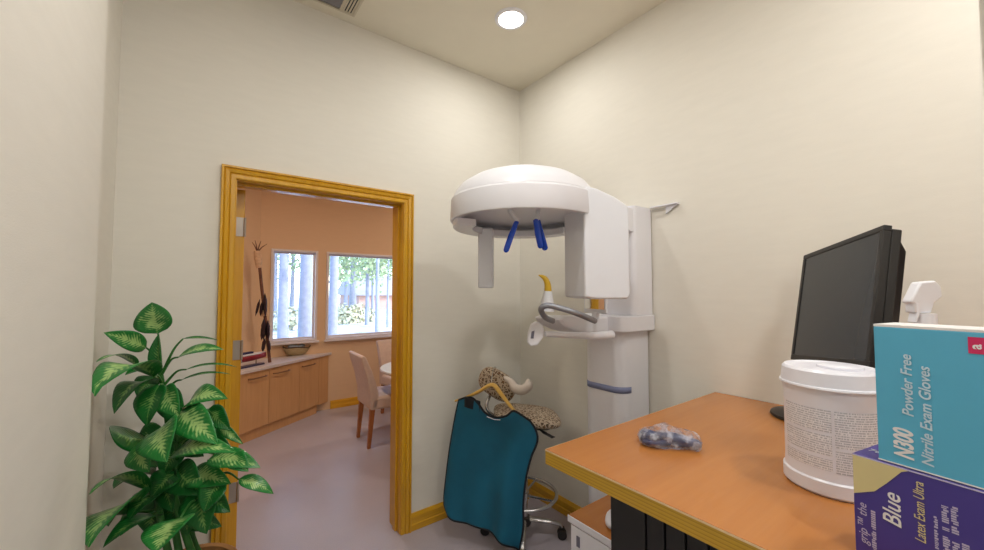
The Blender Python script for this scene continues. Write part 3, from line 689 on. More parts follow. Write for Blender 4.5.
LV = [  # base, tip, width px, depth base, depth tip, up, arch, fold, dark, roll   (measured on the enlarged photograph)
 ((165, 92), (152, 26), 34, 1.50, 1.50, 0.15, 0.02, 0.15, 0, 0),
 ((140, 122), (50, 90), 17, 1.50, 1.36, 0.35, 0.05, 0.2, 0, 0.0),
 ((168, 178), (167, 92), 11, 1.50, 1.50, 0.1, 0.02, 0.9, 1, 0),
 ((218, 103), (292, 106), 4, 1.52, 1.58, 0.9, 0.05, 0.3, 1, 0.3),
 ((208, 142), (304, 126), 13, 1.48, 1.46, 0.6, 0.08, 0.2, 0, 0),
 ((225, 168), (332, 163), 4, 1.52, 1.6, 0.9, 0.08, 0.3, 1, 0.2),
 ((215, 190), (318, 178), 4, 1.49, 1.56, 0.9, 0.08, 0.3, 1, 0.2),
 ((122, 160), (34, 152), 12, 1.48, 1.30, 0.7, 0.12, 0.2, 0, 0),
 ((156, 184), (17, 226), 34, 1.42, 1.10, 0.55, 0.15, 0.2, 0, -0.25),
 ((160, 200), (72, 262), 25, 1.47, 1.28, 0.5, 0.2, 0.2, 1, 0),
 ((170, 200), (142, 288), 26, 1.44, 1.36, 0.3, 0.1, 0.25, 1, 0),
 ((178, 205), (212, 270), 22, 1.44, 1.38, 0.3, 0.1, 0.25, 0, 0),
 ((165, 185), (120, 225), 22, 1.52, 1.45, 0.3, 0.1, 0.25, 1, 0),
 ((146, 318), (62, 292), 25, 1.44, 1.24, 0.3, 0.08, 0.2, 1, 0),
 ((178, 286), (184, 364), 37, 1.36, 1.22, 0.35, 0.10, 0.2, 0, 0),
 ((130, 318), (148, 386), 26, 1.36, 1.27, 0.25, 0.10, 0.2, 0, 0),
 ((226, 248), (313, 230), 23, 1.46, 1.40, 0.55, 0.15, 0.2, 0, 0),
 ((212, 258), (292, 326), 28, 1.40, 1.30, 0.45, 0.10, 0.2, 0, 0),
 ((270, 252), (318, 296), 18, 1.46, 1.42, 0.4, 0.1, 0.2, 1, 0),
 ((290, 285), (345, 326), 9, 1.46, 1.44, 0.4, 0.1, 0.3, 0, 0),
 ((196, 350), (332, 344), 21, 1.36, 1.28, 0.6, 0.10, 0.2, 0, 0),
 ((270, 360), (382, 376), 20, 1.42, 1.40, 0.6, 0.1, 0.2, 0, 0.0),
 ((318, 350), (356, 384), 16, 1.42, 1.38, 0.5, 0.1, 0.2, 0, 0),
 ((335, 400), (409, 431), 13, 1.40, 1.42, 0.6, 0.1, 0.2, 0, 0),
 ((150, 424), (19, 432), 16, 1.40, 1.08, 0.6, 0.10, 0.2, 0, 0),
 ((128, 445), (14, 545), 42, 1.36, 1.09, 0.45, 0.10, 0.2, 0, 0),
 ((170, 478), (48, 545), 22, 1.40, 1.20, 0.6, 0.10, 0.3, 1, 0),
 ((212, 482), (160, 556), 42, 1.26, 1.14, 0.35, 0.08, 0.2, 0, 0),
 ((262, 410), (268, 516), 34, 1.44, 1.36, 0.25, 0.10, 0.25, 1, 0),
 ((300, 398), (262, 470), 24, 1.42, 1.36, 0.3, 0.10, 0.25, 1, 0),
 ((205, 385), (150, 440), 26, 1.46, 1.38, 0.4, 0.10, 0.25, 1, 0),
 ((200, 380), (262, 432), 28, 1.48, 1.40, 0.4, 0.10, 0.25, 1, 0),
 ((190, 380), (196, 470), 26, 1.48, 1.40, 0.2, 0.10, 0.25, 1, 0),
 ((150, 390), (70, 420), 24, 1.46, 1.30, 0.4, 0.10, 0.25, 1, 0),
 ((240, 300), (330, 352), 20, 1.50, 1.46, 0.4, 0.10, 0.25, 1, 0),
 ((180, 420), (100, 490), 24, 1.46, 1.30, 0.4, 0.10, 0.25, 1, 0),
 ((230, 395), (320, 410), 22, 1.46, 1.40, 0.5, 0.10, 0.25, 0, 0),
 ((215, 330), (175, 395), 24, 1.50, 1.44, 0.3, 0.10, 0.25, 1, 0),
 ((180, 300), (118, 330), 24, 1.52, 1.48, 0.4, 0.12, 0.25, 1, 0),
 ((175, 360), (95, 372), 24, 1.52, 1.46, 0.5, 0.12, 0.25, 1, 0),
 ((200, 300), (262, 352), 24, 1.54, 1.50, 0.3, 0.12, 0.25, 1, 0),
 ((170, 440), (150, 520), 26, 1.50, 1.44, 0.3, 0.12, 0.25, 1, 0),
 ((205, 430), (205, 500), 26, 1.52, 1.46, 0.3, 0.12, 0.25, 1, 0),
 ((255, 420), (318, 470), 22, 1.54, 1.50, 0.4, 0.12, 0.25, 1, 0),
 ((150, 470), (85, 520), 24, 1.48, 1.36, 0.4, 0.12, 0.25, 1, 0),
 ((185, 210), (228, 292), 22, 1.52, 1.46, 0.3, 0.12, 0.25, 1, 0),
 ((160, 170), (95, 180), 16, 1.50, 1.40, 0.5, 0.12, 0.25, 1, 0),
 ((240, 330), (310, 300), 18, 1.54, 1.50, 0.5, 0.12, 0.25, 1, 0),
 ((120, 470), (60, 500), 22, 1.44, 1.24, 0.5, 0.12, 0.25, 1, 0),
 ((230, 480), (300, 500), 18, 1.54, 1.52, 0.4, 0.12, 0.25, 1, 0),
 ((235, 440), (228, 520), 20, 1.50, 1.44, 0.3, 0.10, 0.25, 1, 0),
]
canes = [[(PX - 0.02, PY, 0.40), atd(*zc(190, 430), 1.49), atd(*zc(190, 330), 1.50), atd(*zc(180, 240), 1.50), atd(*zc(172, 180), 1.50)],
         [(PX + 0.03, PY - 0.02, 0.40), atd(*zc(200, 440), 1.46), atd(*zc(205, 360), 1.47), atd(*zc(205, 300), 1.47)],
         [(PX + 0.05, PY + 0.02, 0.40), atd(*zc(235, 510), 1.5), atd(*zc(262, 430), 1.48), atd(*zc(285, 395), 1.46)],
         [(PX - 0.04, PY - 0.03, 0.40), atd(*zc(170, 480), 1.42), atd(*zc(165, 430), 1.42), atd(*zc(168, 380), 1.44)]]
for c_ in canes:
    cv = curve(c_, 6); MB().tube(cv, [0.013 - 0.006 * k / len(cv) for k in range(len(cv))], 10).build('cane', M['stem'], plant)
spine = [p for c_ in canes for p in curve(c_, 6)]
pet = MB()
for (b_, t_, w_, tb, tt, up_, ar, fo, dk, ro) in LV:
    bp, tp_ = zc(*b_), zc(*t_)
    b = leaf(bp, tp_, 1.14 * w_ * 0.5 * (tb + tt) / 391, tb, tt, up_, ar, fo, bool(dk), ro)
    cand = [p for p in spine if p.z < b.z + 0.01 and (p - b).length < 0.35] or spine
    a = min(cand, key=lambda p: (p - b).length + 0.6 * max(0, 0.07 - (b.z - p.z)))
    mid = a.lerp(b, 0.55) + Z * 0.02
    cv = curve([a, mid, b], 5); pet.tube(cv, [0.0055 - 0.003 * k / len(cv) for k in range(len(cv))], 7)
pet.build('petioles', M['stem'], plant)

# ------------------------------------------------------------------ things on the desk
# wipes tub
tc_ = atz(836, 473, DT); TC = V((1.268, 0.2835, DT + 0.0005)); R0 = 0.099
tub = root('wipes_tub', TC, 'large white round tub of wipes with a printed label on the desk', 'tub')
MB().lathe([(0.0001, 0), (R0 - 0.006, 0), (R0, 0.006), (R0, 0.034), (R0 - 0.004, 0.038), (R0 - 0.005, 0.06), (R0 - 0.005, 0.222), (R0 - 0.002, 0.236), (R0 - 0.002, 0.244), (0.0001, 0.244)], TC, 72).build('tub_body', M['white_gloss'], tub, angle=30)
MB().lathe([(0.0001, 0.2445), (R0 + 0.003, 0.2445), (R0 + 0.004, 0.247), (R0 + 0.003, 0.251), (R0 + 0.0005, 0.252), (R0 - 0.003, 0.284), (R0 - 0.008, 0.290), (R0 - 0.018, 0.291), (R0 - 0.022, 0.2885), (0.0001, 0.2885)], TC, 72).build('lid', M['white_gloss'], tub, angle=30)
MB().lathe([(0.0001, 0.289), (0.045, 0.289), (0.045, 0.294), (0.038, 0.297), (0.0001, 0.297)], TC + V((0.0, -0.02, 0)), 32).build('lid_flap', M['white_gloss'], tub, angle=30)
vdir = math.atan2(-TC.y, -TC.x)
def arc_patch(a0, a1, z0, z1, rr=R0 - 0.0044, n=24):
    return [[TC + V((rr * math.cos(vdir - (a0 + (a1 - a0) * i / n)), rr * math.sin(vdir - (a0 + (a1 - a0) * i / n)), z0 + (z1 - z0) * j / 4)) for i in range(n + 1)] for j in range(5)][::-1]
for a0, a1, z0_, z1_ in ((-1.2, -0.06, 0.118, 0.200), (-0.88, -0.06, 0.060, 0.112), (0.0, 1.15, 0.150, 0.200), (0.0, 1.15, 0.096, 0.142), (0.0, 1.15, 0.062, 0.088)):
    MB().grid(arc_patch(a0, a1, z0_, z1_)).build('label_text', M['label_text'], tub, normals=False)
MB().grid(arc_patch(-1.15, -0.99, 0.064, 0.080)).build('hazard_mark', M['print_grey'], tub, solid=0.0004)

# glove boxes
ED = V((-0.2, -0.98, 0)).normalized(); NN = V((-ED.y, ED.x, 0))
if NN.x > 0: NN = -NN
def gbox(name, p, wlen, dep, z0, z1, mat, label):
    """p: far front corner, ED along the face, -NN into depth"""
    b = root(name, V((p.x, p.y, z0)), label, 'glove box', None)
    q = [p, p + ED * wlen, p + ED * wlen - NN * dep, p - NN * dep]
    MB().prism([V((a.x, a.y, z0)) for a in q], (0, 0, z1 - z0)).build('carton', mat, b, smooth=False, bevel=0.0015)
    return b
q = atd(852, 452.6, 0.72); pp = V((q.x, q.y, 0)); zp = q.z
gb2 = gbox('glove_box', pp, 0.215, 0.10, DT + 0.0008, zp, M['box_purple'], 'violet glove box standing on the desk under the blue box')
def fp(p, s, z, off=0.0006): q = p + ED * s + NN * off; return V((q.x, q.y, z))
MB().prism([fp(pp, 0.001, zp - 0.001), fp(pp, 0.078, zp - 0.001), fp(pp, 0.066, zp - 0.008), fp(pp, 0.046, zp - 0.036), fp(pp, 0.030, zp - 0.056), fp(pp, 0.001, zp - 0.072)], NN * 0.0003).build('cream_print', M['box_cream'], gb2, smooth=False)
MB().prism([fp(pp, 0.0, zp - 0.0008), fp(pp, 0.215, zp - 0.0008), fp(pp, 0.215, zp - 0.0028), fp(pp, 0.0, zp - 0.0028)], NN * 0.0004).build('pale_edge', M['print_lilac'], gb2, smooth=False)
UPD = -ED
def vtext(box, p, s, z, txt, size, mat, squash=1, bold=0, shear=0.2, name='lettering'):
    return text(txt, size, fp(p, s, z, 0.0009), (0, 0, 1), UPD, mat, box, name, squash, shear, bold)
vtext(gb2, pp, 0.063, zp - 0.104, 'Blue', 0.033, M['print_white'], 0.95, 0.0003)
vtext(gb2, pp, 0.092, zp - 0.112, 'Latex Exam Ultra', 0.0185, M['box_cream'], 0.74)
vtext(gb2, pp, 0.018, zp - 0.155, 'grip\u2122 the', 0.018, M['print_lilac'], 0.95)
rp = random.Random(3)
for s_, ht, rows in ((0.024, 0.006, ((-0.158, -0.128), (-0.123, -0.092))), (0.102, 0.0042, ((-0.112, -0.085), (-0.080, -0.064))), (0.111, 0.0075, ((-0.112, -0.088), (-0.078, -0.073), (-0.066, -0.040))), (0.121, 0.0075, ((-0.112, -0.090), (-0.078, -0.070), (-0.064, -0.038))), (0.131, 0.0075, ((-0.112, -0.088),))):
    for a_, b_ in rows:
        m = MB(); z_ = a_
        while z_ < b_:
            wl = rp.choice((0.0016, 0.0024, 0.0030)); h0_, h1_ = rp.choice(((0, 1), (0.25, 1), (0, 0.75), (0, 1)))
            m.prism([fp(pp, s_ + ht * h0_, zp + z_), fp(pp, s_ + ht * h1_, zp + z_), fp(pp, s_ + ht * h1_, zp + z_ + wl), fp(pp, s_ + ht * h0_, zp + z_ + wl)], NN * 0.0003); z_ += wl + 0.0011
        m.build('fine_print', M['print_lilac'], gb2, smooth=False)
# printed top of the violet box
tq = pp - NN * 0.04 + ED * 0.006
text('7a', 0.02, V((tq.x, tq.y, zp + 0.0004)), ED, -NN, M['print_white'], gb2, 'lettering')
pb = pp + ED * 0.036 - NN * 0.003; zb0 = zp + 0.0012; zb1 = atd(877, 327, 0.685).z
gb1 = gbox('glove_box', pb, 0.135, 0.085, zb0, zb1, M['box_blue'], 'sky blue glove box standing on top of the violet box')
MB().prism([V((q.x, q.y, zb1 + 0.0003)) for q in (pb - NN * 0.0005, pb + ED * 0.135 - NN * 0.0005, pb + ED * 0.135 - NN * 0.085, pb - NN * 0.085)], (0, 0, 0.004)).build('top_flap', M['box_white'], gb1, smooth=False)
MB().prism([fp(pb, 0.0, zb0 + 0.0006), fp(pb, 0.135, zb0 + 0.0006), fp(pb, 0.135, zb0 + 0.0028), fp(pb, 0.0, zb0 + 0.0028)], NN * 0.0004).build('pale_edge', M['print_white'], gb1, smooth=False)
vtext(gb1, pb, 0.0445, zb0 + 0.014, 'N300', 0.033, M['print_white'], 0.64, 0.0011)
vtext(gb1, pb, 0.047, zb0 + 0.086, 'Powder Free', 0.0195, M['pale_blue'], 1.0, 0.0003)
vtext(gb1, pb, 0.068, zb0 + 0.012, 'Nitrile Exam Gloves', 0.0195, M['pale_blue'], 1.0, 0.0003)
MB().prism([fp(pb, 0.1105, zb1 - 0.032), fp(pb, 0.132, zb1 - 0.032), fp(pb, 0.132, zb1 - 0.007), fp(pb, 0.1105, zb1 - 0.007)], NN * 0.0003).build('crimson_print', M['box_pink'], gb1, smooth=False)
vtext(gb1, pb, 0.1235, zb1 - 0.025, 'a', 0.018, M['print_white'], 1.0, 0.0004, 0)

# spray bottle
SB = atd(924, 300, 0.95); SB.z = DT + 0.0005
sb = root('spray_bottle', SB, 'white plastic spray bottle standing behind the blue glove box', 'spray bottle')
MB().lathe([(0.0001, 0), (0.040, 0), (0.044, 0.006), (0.044, 0.26), (0.038, 0.31), (0.024, 0.355), (0.017, 0.38), (0.017, 0.40), (0.0001, 0.40)], SB, 36).build('bottle', M['white_gloss'], sb)
MB().lathe([(0.0001, 0.3955), (0.021, 0.3955), (0.021, 0.423), (0.0001, 0.423)], SB, 28).build('collar', M['white_plastic'], sb)
def sv(a, b): return SB + RT * a + Z * b
hd = [(911, 302), (921, 282), (936, 280.5), (942, 287), (943, 297), (935, 303), (932, 313), (915, 313), (914.5, 304)]
MB().prism([atd(x, y, 0.94) for x, y in hd], V((0.014, 0.019, 0))).build('spray_head', M['white_plastic'], sb, bevel=0.004)
MB().prism([sv(a, b) - V((0.006, 0.008, 0)) for a, b in ((-0.030, 0.449), (-0.022, 0.449), (-0.022, 0.42), (-0.030, 0.40), (-0.034, 0.402), (-0.028, 0.422))], V((0.012, 0.016, 0))).build('trigger', M['white_plastic'], sb, bevel=0.002)

# monitor
mn = atd(884, 224.5, 1.10); mf = atd(803.5, 255.5, 1.52)
mon = root('computer_monitor', (1.78, 0.47, DT), 'black flat computer monitor angled on the desk', 'monitor')
mx = (mn - mf).normalized(); nrm_ = V((-mx.y, mx.x, 0)).normalized()
if nrm_.dot(EYE - mn) < 0: nrm_ = -nrm_
tl = math.radians(10.5)
mz = mx.cross(nrm_); mz = mz if mz.z > 0 else -mz; mz.normalize()
dn = (-mz * math.cos(tl) + nrm_ * math.sin(tl)).normalized()      # down the screen, leaning back
fn = (nrm_ * math.cos(tl) + mz * math.sin(tl)).normalized()
WM, HM = (mn - mf).length, 0.405
def mp(a, b, c): return mf + mx * a + dn * b + fn * c
def slab(a0, a1, b0, b1, c0, c1): return [mp(a0, b0, c0), mp(a1, b0, c0), mp(a1, b1, c0), mp(a0, b1, c0), mp(a0, b0, c1), mp(a1, b0, c1), mp(a1, b1, c1), mp(a0, b1, c1)]
k = 0.016
bz = MB(); bz.hull8(slab(0, WM, 0, k, -0.02, 0)); bz.hull8(slab(0, WM, HM - 0.02, HM, -0.02, 0)); bz.hull8(slab(0, k, k, HM - 0.02, -0.02, 0)); bz.hull8(slab(WM - k, WM, k, HM - 0.02, -0.02, 0))
bz.build('bezel', M['black'], mon, smooth=False, bevel=0.002)
MB().hull8(slab(k, WM - k, k, HM - 0.02, -0.012, -0.003)).build('screen', M['screen'], mon, smooth=False)
MB().hull8(slab(0.004, WM - 0.002, 0.008, HM - 0.004, -0.045, -0.0205)).hull8([mp(0.03, 0.03, -0.0455), mp(WM - 0.012, 0.03, -0.0455), mp(WM - 0.012, HM - 0.03, -0.0455), mp(0.03, HM - 0.03, -0.0455), mp(0.07, 0.07, -0.075), mp(WM - 0.03, 0.06, -0.075), mp(WM - 0.03, HM - 0.06, -0.075), mp(0.07, HM - 0.07, -0.075)]).build('rear_shell', M['black'], mon, smooth=False, bevel=0.004)
bcn = mp(WM / 2, HM - 0.1, -0.09)
fb = V((1.845, 0.475, DT + 0.0006))
MB().lathe([(0.0001, 0), (0.118, 0), (0.122, 0.004), (0.12, 0.012), (0.1, 0.018), (0.03, 0.024), (0.0001, 0.024)], fb, 44).build('stand_base', M['black'], mon)
MB().tube(curve([fb + Z * 0.02, fb + Z * 0.10, bcn - Z * 0.04, mp(WM / 2, HM - 0.12, -0.070)], 5), 0.022, 14).build('stand_neck', M['black'], mon)

# bagged gadget
bg = atz(672, 448, DT)
bag = root('plastic_bag', bg, 'crumpled clear plastic bag holding a navy object on the desk top', 'plastic bag')
bx = V((0.55, -0.83, 0)).normalized(); by = V((0.83, 0.55, 0)).normalized()
ctr = V((bg.x + 0.005, bg.y + 0.012, DT + 0.001))
MB().tube(curve([ctr - bx * 0.085 + by * 0.008 + Z * 0.017, ctr - bx * 0.045 + by * 0.006 + Z * 0.024, ctr + Z * 0.027 - by * 0.004, ctr + bx * 0.045 - by * 0.004 + Z * 0.02, ctr + bx * 0.088 - by * 0.002 + Z * 0.015], 5), [0.010, 0.016, 0.02, 0.021, 0.019, 0.015, 0.013, 0.013, 0.014, 0.016, 0.018, 0.018, 0.018, 0.0175, 0.017, 0.016, 0.0155, 0.015, 0.014, 0.012, 0.007], 16).tube(curve([ctr - bx * 0.075 - by * 0.022 + Z * 0.012, ctr - bx * 0.04 - by * 0.03 + Z * 0.013, ctr + bx * 0.0 - by * 0.018 + Z * 0.018], 4), 0.009, 10).build('wrapped_gadget', M['navy'], bag)
NUb, NVb = 30, 18; P = []
for j in range(NVb):
    v = j / (NVb - 1) * 2 * PI; row = []
    for i in range(NUb):
        u = -1 + 2 * i / (NUb - 1)
        rad = 0.044 * (1 - abs(u) ** 4) ** 0.5 * (1 - 0.12 * math.exp(-(u * 5) ** 2)) + 0.001
        jit = 1 + 0.10 * math.sin(6 * u + 2 * v) + 0.06 * math.sin(13 * u - 4 * v + 1)
        yy = math.cos(v) * rad * jit; zz = math.sin(v) * rad * 0.72 * jit
        zz = zz + 0.022 + (0.014 * math.exp(-((u + 0.12) * 3.2) ** 2) if zz > 0 else 0)
        row.append(ctr + bx * u * 0.092 + by * (yy + 0.008 * math.sin(4 * u)) + Z * max(0.0006, zz))
    P.append(row)
MB().grid(P).build('film', M['film'], bag, smooth=False)

# ------------------------------------------------------------------ far room furniture
CZ = 0.705
S0 = -0.62
def cab(s, dn_, z): p = A + DD * s + DN * dn_; return V((p.x, p.y, z))
def cabclip(m, s0, s1, d0, d1, z0, z1):
    poly = [cab(s0, d0, z0), cab(s1, d0, z0), cab(s1, d1, z0), cab(s0, d1, z0)]; lim = YFAR - 0.008; out_ = []
    for a, b in zip(poly, poly[1:] + poly[:1]):
        if a.y <= lim: out_.append(a)
        if (a.y <= lim) != (b.y <= lim): out_.append(a.lerp(b, (lim - a.y) / (b.y - a.y)))
    return m.prism(out_, (0, 0, z1 - z0))
def cabbox(m, s0, s1, d0, d1, z0, z1):
    return m.hull8([cab(s0, d0, z0), cab(s1, d0, z0), cab(s1, d1, z0), cab(s0, d1, z0), cab(s0, d0, z1), cab(s1, d0, z1), cab(s1, d1, z1), cab(s0, d1, z1)])
sB = (B - A).length
# door joints measured along the front
def s_of(px, py=400):
    rr = ray(px, py); rr = V((rr.x, rr.y)); a = V((A.x, A.y)); dd = V((DD.x, DD.y))
    den = rr.x * dd.y - rr.y * dd.x
    return (a.y * rr.x - a.x * rr.y) / -den if False else -(a.x * rr.y - a.y * rr.x) / (dd.x * rr.y - dd.y * rr.x)
j1, j2, j3 = s_of(269), s_of(299.3), s_of(318.5)
j0 = j1 - (j2 - j1)
def unit(name, edges, handles, label):
    s0, s1 = edges[0], edges[-1]
    r = root(name, cab((s0 + s1) / 2, 0.2, 0), label, 'cabinet', None)
    cabclip(MB(), s0 + 0.001, s1 - 0.001, 0.02, 0.44, 0.10, CZ - 0.031).build('carcass', M['maple'], r, smooth=False)
    cabclip(MB(), s0 + 0.001, s1 - 0.001, 0.025, 0.42, 0.0, 0.0995).build('plinth', M['maple'], r, smooth=False)
    for a, b, h in zip(edges[:-1], edges[1:], handles):
        dd_ = cabbox(MB(), a + 0.002, b - 0.002, 0.0, 0.0195, 0.105, CZ - 0.034).build('cabinet_door', M['maple'], r, smooth=False, bevel=0.0015)
        L = b - a; hs = a + L * h[0]; he = a + L * h[1]; hz = CZ - 0.095
        MB().tube(curve([cab(hs, 0.001, hz), cab(hs + 0.006, -0.022, hz), cab((hs + he) / 2, -0.030, hz), cab(he - 0.006, -0.022, hz), cab(he, 0.001, hz)], 5), 0.007, 8).build('cabinet_handle', M['bronze'], dd_)
unit('cabinet', (j0 - 0.01, j1, j2), ((0.42, 0.88), (0.12, 0.6)), 'maple two-door base cabinet next to the open door')
unit('cabinet', (j2 + 0.001, j3), ((0.1, 0.72),), 'narrow maple single-door cabinet nearest the window wall')
unit('cabinet', (j0 - 0.42, j0 - 0.012), ((0.15, 0.6),), 'maple base cabinet mostly hidden behind the door casing')
# filler to the wall
o = cabclip(MB(), j3 + 0.001, sB - 0.004, 0.0, 0.02, 0.10, CZ - 0.032).build('filler_panel', M['maple'], None, smooth=False)
tag(o, 'plain maple filler panel between the last cabinet door and the window wall', 'panel')
s_end = (YFAR - 0.004 - (A - DN * 0.02).y) / DD.y
wt = [cab(j0 - 0.42, -0.02, 0), cab(s_end, -0.02, 0), V((WC.x + 0.012, YFAR - 0.004, 0)), cab(j0 - 0.42, 0.455, 0)]
o = MB().prism([V((p.x, p.y, CZ - 0.030)) for p in wt], (0, 0, 0.030)).build('worktop', M['counter'], None, smooth=False, bevel=0.003)
tag(o, 'long pale grey worktop lying over the maple cabinets', 'worktop')

# feathered staff standing on the worktop against the wall
fs = root('feathered_staff', atz(270, 360, CZ + 0.001), 'dark decorative staff with twigs and hanging feathers above the worktop', 'staff')
TF = 4.22
fpnt = lambda x, y: atd(x, y, TF)
sbase = fpnt(270, 352); sbase.z = CZ + 0.001
MB().tube(curve([sbase, fpnt(266, 325), fpnt(262, 290), fpnt(258, 250)], 6), 0.016, 10).build('staff_stick', M['stick'], fs)
MB().tube([fpnt(259, 268), fpnt(258, 258), fpnt(257, 251)], [0.026, 0.040, 0.030], 12).build('hide_wrap', M['fur'], fs)
tw = MB()
for e_ in ((252, 242), (255, 240), (261, 241), (267, 244)): tw.tube([fpnt(257.5, 252), fpnt((257.5 + e_[0]) / 2, (250 + e_[1]) / 2), fpnt(*e_)], [0.007, 0.005, 0.002], 6)
tw.build('twigs', M['stick'], fs)
for (x, y, L, wd, dxx) in ((261, 299, 17, 0.026, -4), (266, 293, 24, 0.038, 1), (263, 302, 14, 0.03, -1), (265, 318, 22, 0.045, 0), (269, 320, 20, 0.035, 1), (266, 338, 14, 0.035, -2), (270, 340, 12, 0.03, 1), (264, 324, 16, 0.03, -1)):
    a, b = fpnt(x, y), fpnt(x + dxx, y + L); a -= FW * 0.02; b -= FW * 0.03
    MB().tube([a, a.lerp(b, 0.3), a.lerp(b, 0.7), b], [0.006, wd * 1.5, wd * 1.35, 0.003], 8, flat=0.35).build('feather', M['feather'], fs)
MB().tube([fpnt(264, 310), fpnt(265, 316)], 0.034, 10).build('pale_band', M['fur'], fs)

# model boat
bb = atz(256, 366, CZ + 0.001)
boat = root('model_boat', bb, 'dark red model boat with white deck on a blue stand', 'model boat')
bd = DD; bn = DN; b0 = V((bb.x - 0.075, bb.y + 0.0, CZ + 0.001))
MB().prism([b0 + bd * a + bn * b for a, b in ((-0.17, -0.04), (0.17, -0.04), (0.2, 0.0), (0.17, 0.04), (-0.17, 0.04))], (0, 0, 0.012)).build('stand_base', M['hull_blue'], boat, smooth=False)
MB().box(-0.001, 0.001, -0.001, 0.001, 0, 0.001) if False else None
m = MB()
for a in (-0.10, 0.10): m.tube([b0 + bd * a + Z * 0.012, b0 + bd * a + Z * 0.058], 0.006, 8)
m.build('stand_posts', M['chrome'], boat)
P = []
for j in range(9):
    v = -1 + 2 * j / 8; row = []
    for i in range(17):
        u = -1 + 2 * i / 16; hw = 0.05 * (1 - abs(u) ** 2.6); zz = 0.055 + 0.055 * (v * v) + 0.015 * u * u
        row.append(b0 + bd * 0.22 * u + bn * hw * v + Z * min(zz, 0.118))
    P.append(row)
MB().grid(P).build('hull', M['red'], boat, solid=0.006)
MB().prism([b0 + bd * a + bn * b + Z * 0.116 for a, b in ((-0.2, -0.015), (-0.1, -0.04), (0.1, -0.04), (0.21, 0.0), (0.1, 0.04), (-0.1, 0.04), (-0.2, 0.015))], (0, 0, 0.014)).build('deck', M['white_plastic'], boat, smooth=False)
MB().prism([b0 + bd * a + bn * b + Z * 0.1305 for a, b in ((-0.12, -0.02), (0.05, -0.02), (0.05, 0.02), (-0.12, 0.02))], (0, 0, 0.018)).build('cabin', M['hull_blue'], boat, smooth=False)

# bowl
q = atz(297, 355, CZ + 0.001)
bowl = root('wooden_bowl', q, 'weathered oval wooden bowl of grey pebbles under the window', 'bowl')
bx_, by_ = V((0.95, 0.3, 0)).normalized(), V((-0.3, 0.95, 0)).normalized()
P = []
for j in range(9):
    s = j / 8; row = []
    for i in range(33):
        a = 2 * PI * i / 32; rr = 0.45 + 0.55 * s ** 0.5; wob = 0.012 * math.sin(3 * a + 1) * s + 0.03 * s * (math.cos(a) ** 4)
        row.append(q + bx_ * 0.165 * rr * math.cos(a) + by_ * 0.085 * rr * math.sin(a) + Z * (0.004 + 0.088 * s + wob))
    P.append(row)
MB().grid(P).build('bowl_body', M['driftwood'], bowl, solid=0.010)
MB().tube(P[-1][:-1], 0.008, 8, closed=True).build('bowl_rim', M['dark_rim'], bowl)
MB().lathe([(0.0001, 0.0), (0.05, 0.0), (0.06, 0.012), (0.0001, 0.012)], q, 20).build('bowl_foot', M['driftwood'], bowl)
for i, (a, b, c, rr) in enumerate(((-0.07, 0.0, 0.095, 0.04), (-0.01, 0.02, 0.10, 0.042), (0.05, -0.01, 0.10, 0.04), (0.02, -0.03, 0.09, 0.035), (-0.04, -0.025, 0.09, 0.034), (0.095, 0.01, 0.105, 0.032))):
    o = MB().ell(q + bx_ * a + by_ * b + Z * (c + 0.012), (rr, rr * 0.75, rr * 0.6)).build('pebble', M['grey_blue'])
    tag(o, 'grey blue pebble heaped in the wooden bowl', 'pebble', 'pebbles in the wooden bowl')

# dining chairs (built at the origin facing +x)
def make_chair():
    r = root('dining_chair', (0, 0, 0))
    P0_, hw = 0.0, 0.215
    for sx, sy in ((0.03, 0.17), (0.03, -0.17), (0.41, 0.17), (0.41, -0.17)):
        kick = -0.03 if sx < 0.1 else 0.0
        MB().hull8([V((sx + kick - 0.015, sy - 0.015, 0)), V((sx + kick + 0.015, sy - 0.015, 0)), V((sx + kick + 0.015, sy + 0.015, 0)), V((sx + kick - 0.015, sy + 0.015, 0)), V((sx - 0.022, sy - 0.022, 0.36)), V((sx + 0.022, sy - 0.022, 0.36)), V((sx + 0.022, sy + 0.022, 0.36)), V((sx - 0.022, sy + 0.022, 0.36))]).build('leg', M['leg_wood'], r, smooth=False, bevel=0.003)
    MB().box(0.0, 0.45, -hw, hw, 0.355, 0.475).build('seat', M['chair_cloth'], r, bevel=0.025)
    sd = [(0.0, 0.36), (0.075, 0.36), (0.076, 0.50), (0.05, 0.61), (0.008, 0.73), (-0.045, 0.85), (-0.07, 0.875), (-0.097, 0.862), (-0.084, 0.81), (-0.036, 0.66), (-0.006, 0.51)]
    MB().prism([V((a, -hw, b)) for a, b in sd], (0, 2 * hw, 0)).build('backrest', M['chair_cloth'], r, bevel=0.012, angle=60)
    return r
ch = make_chair()
lb = atz(371, 447.5, 0); lb2 = atz(359, 437.5, 0)
ch.location = (1.318, 3.845, 0); ch.rotation_euler[2] = math.radians(-2)
tag(ch, 'oatmeal cloth dining chair with back turned to the cabinets, foremost at the table', 'chair')
ch2 = copy_tree(ch); ch2.location = (1.98, 4.64, 0); ch2.rotation_euler[2] = math.radians(-84)
tag(ch2, 'oatmeal cloth dining chair behind the round table under the large window', 'chair')
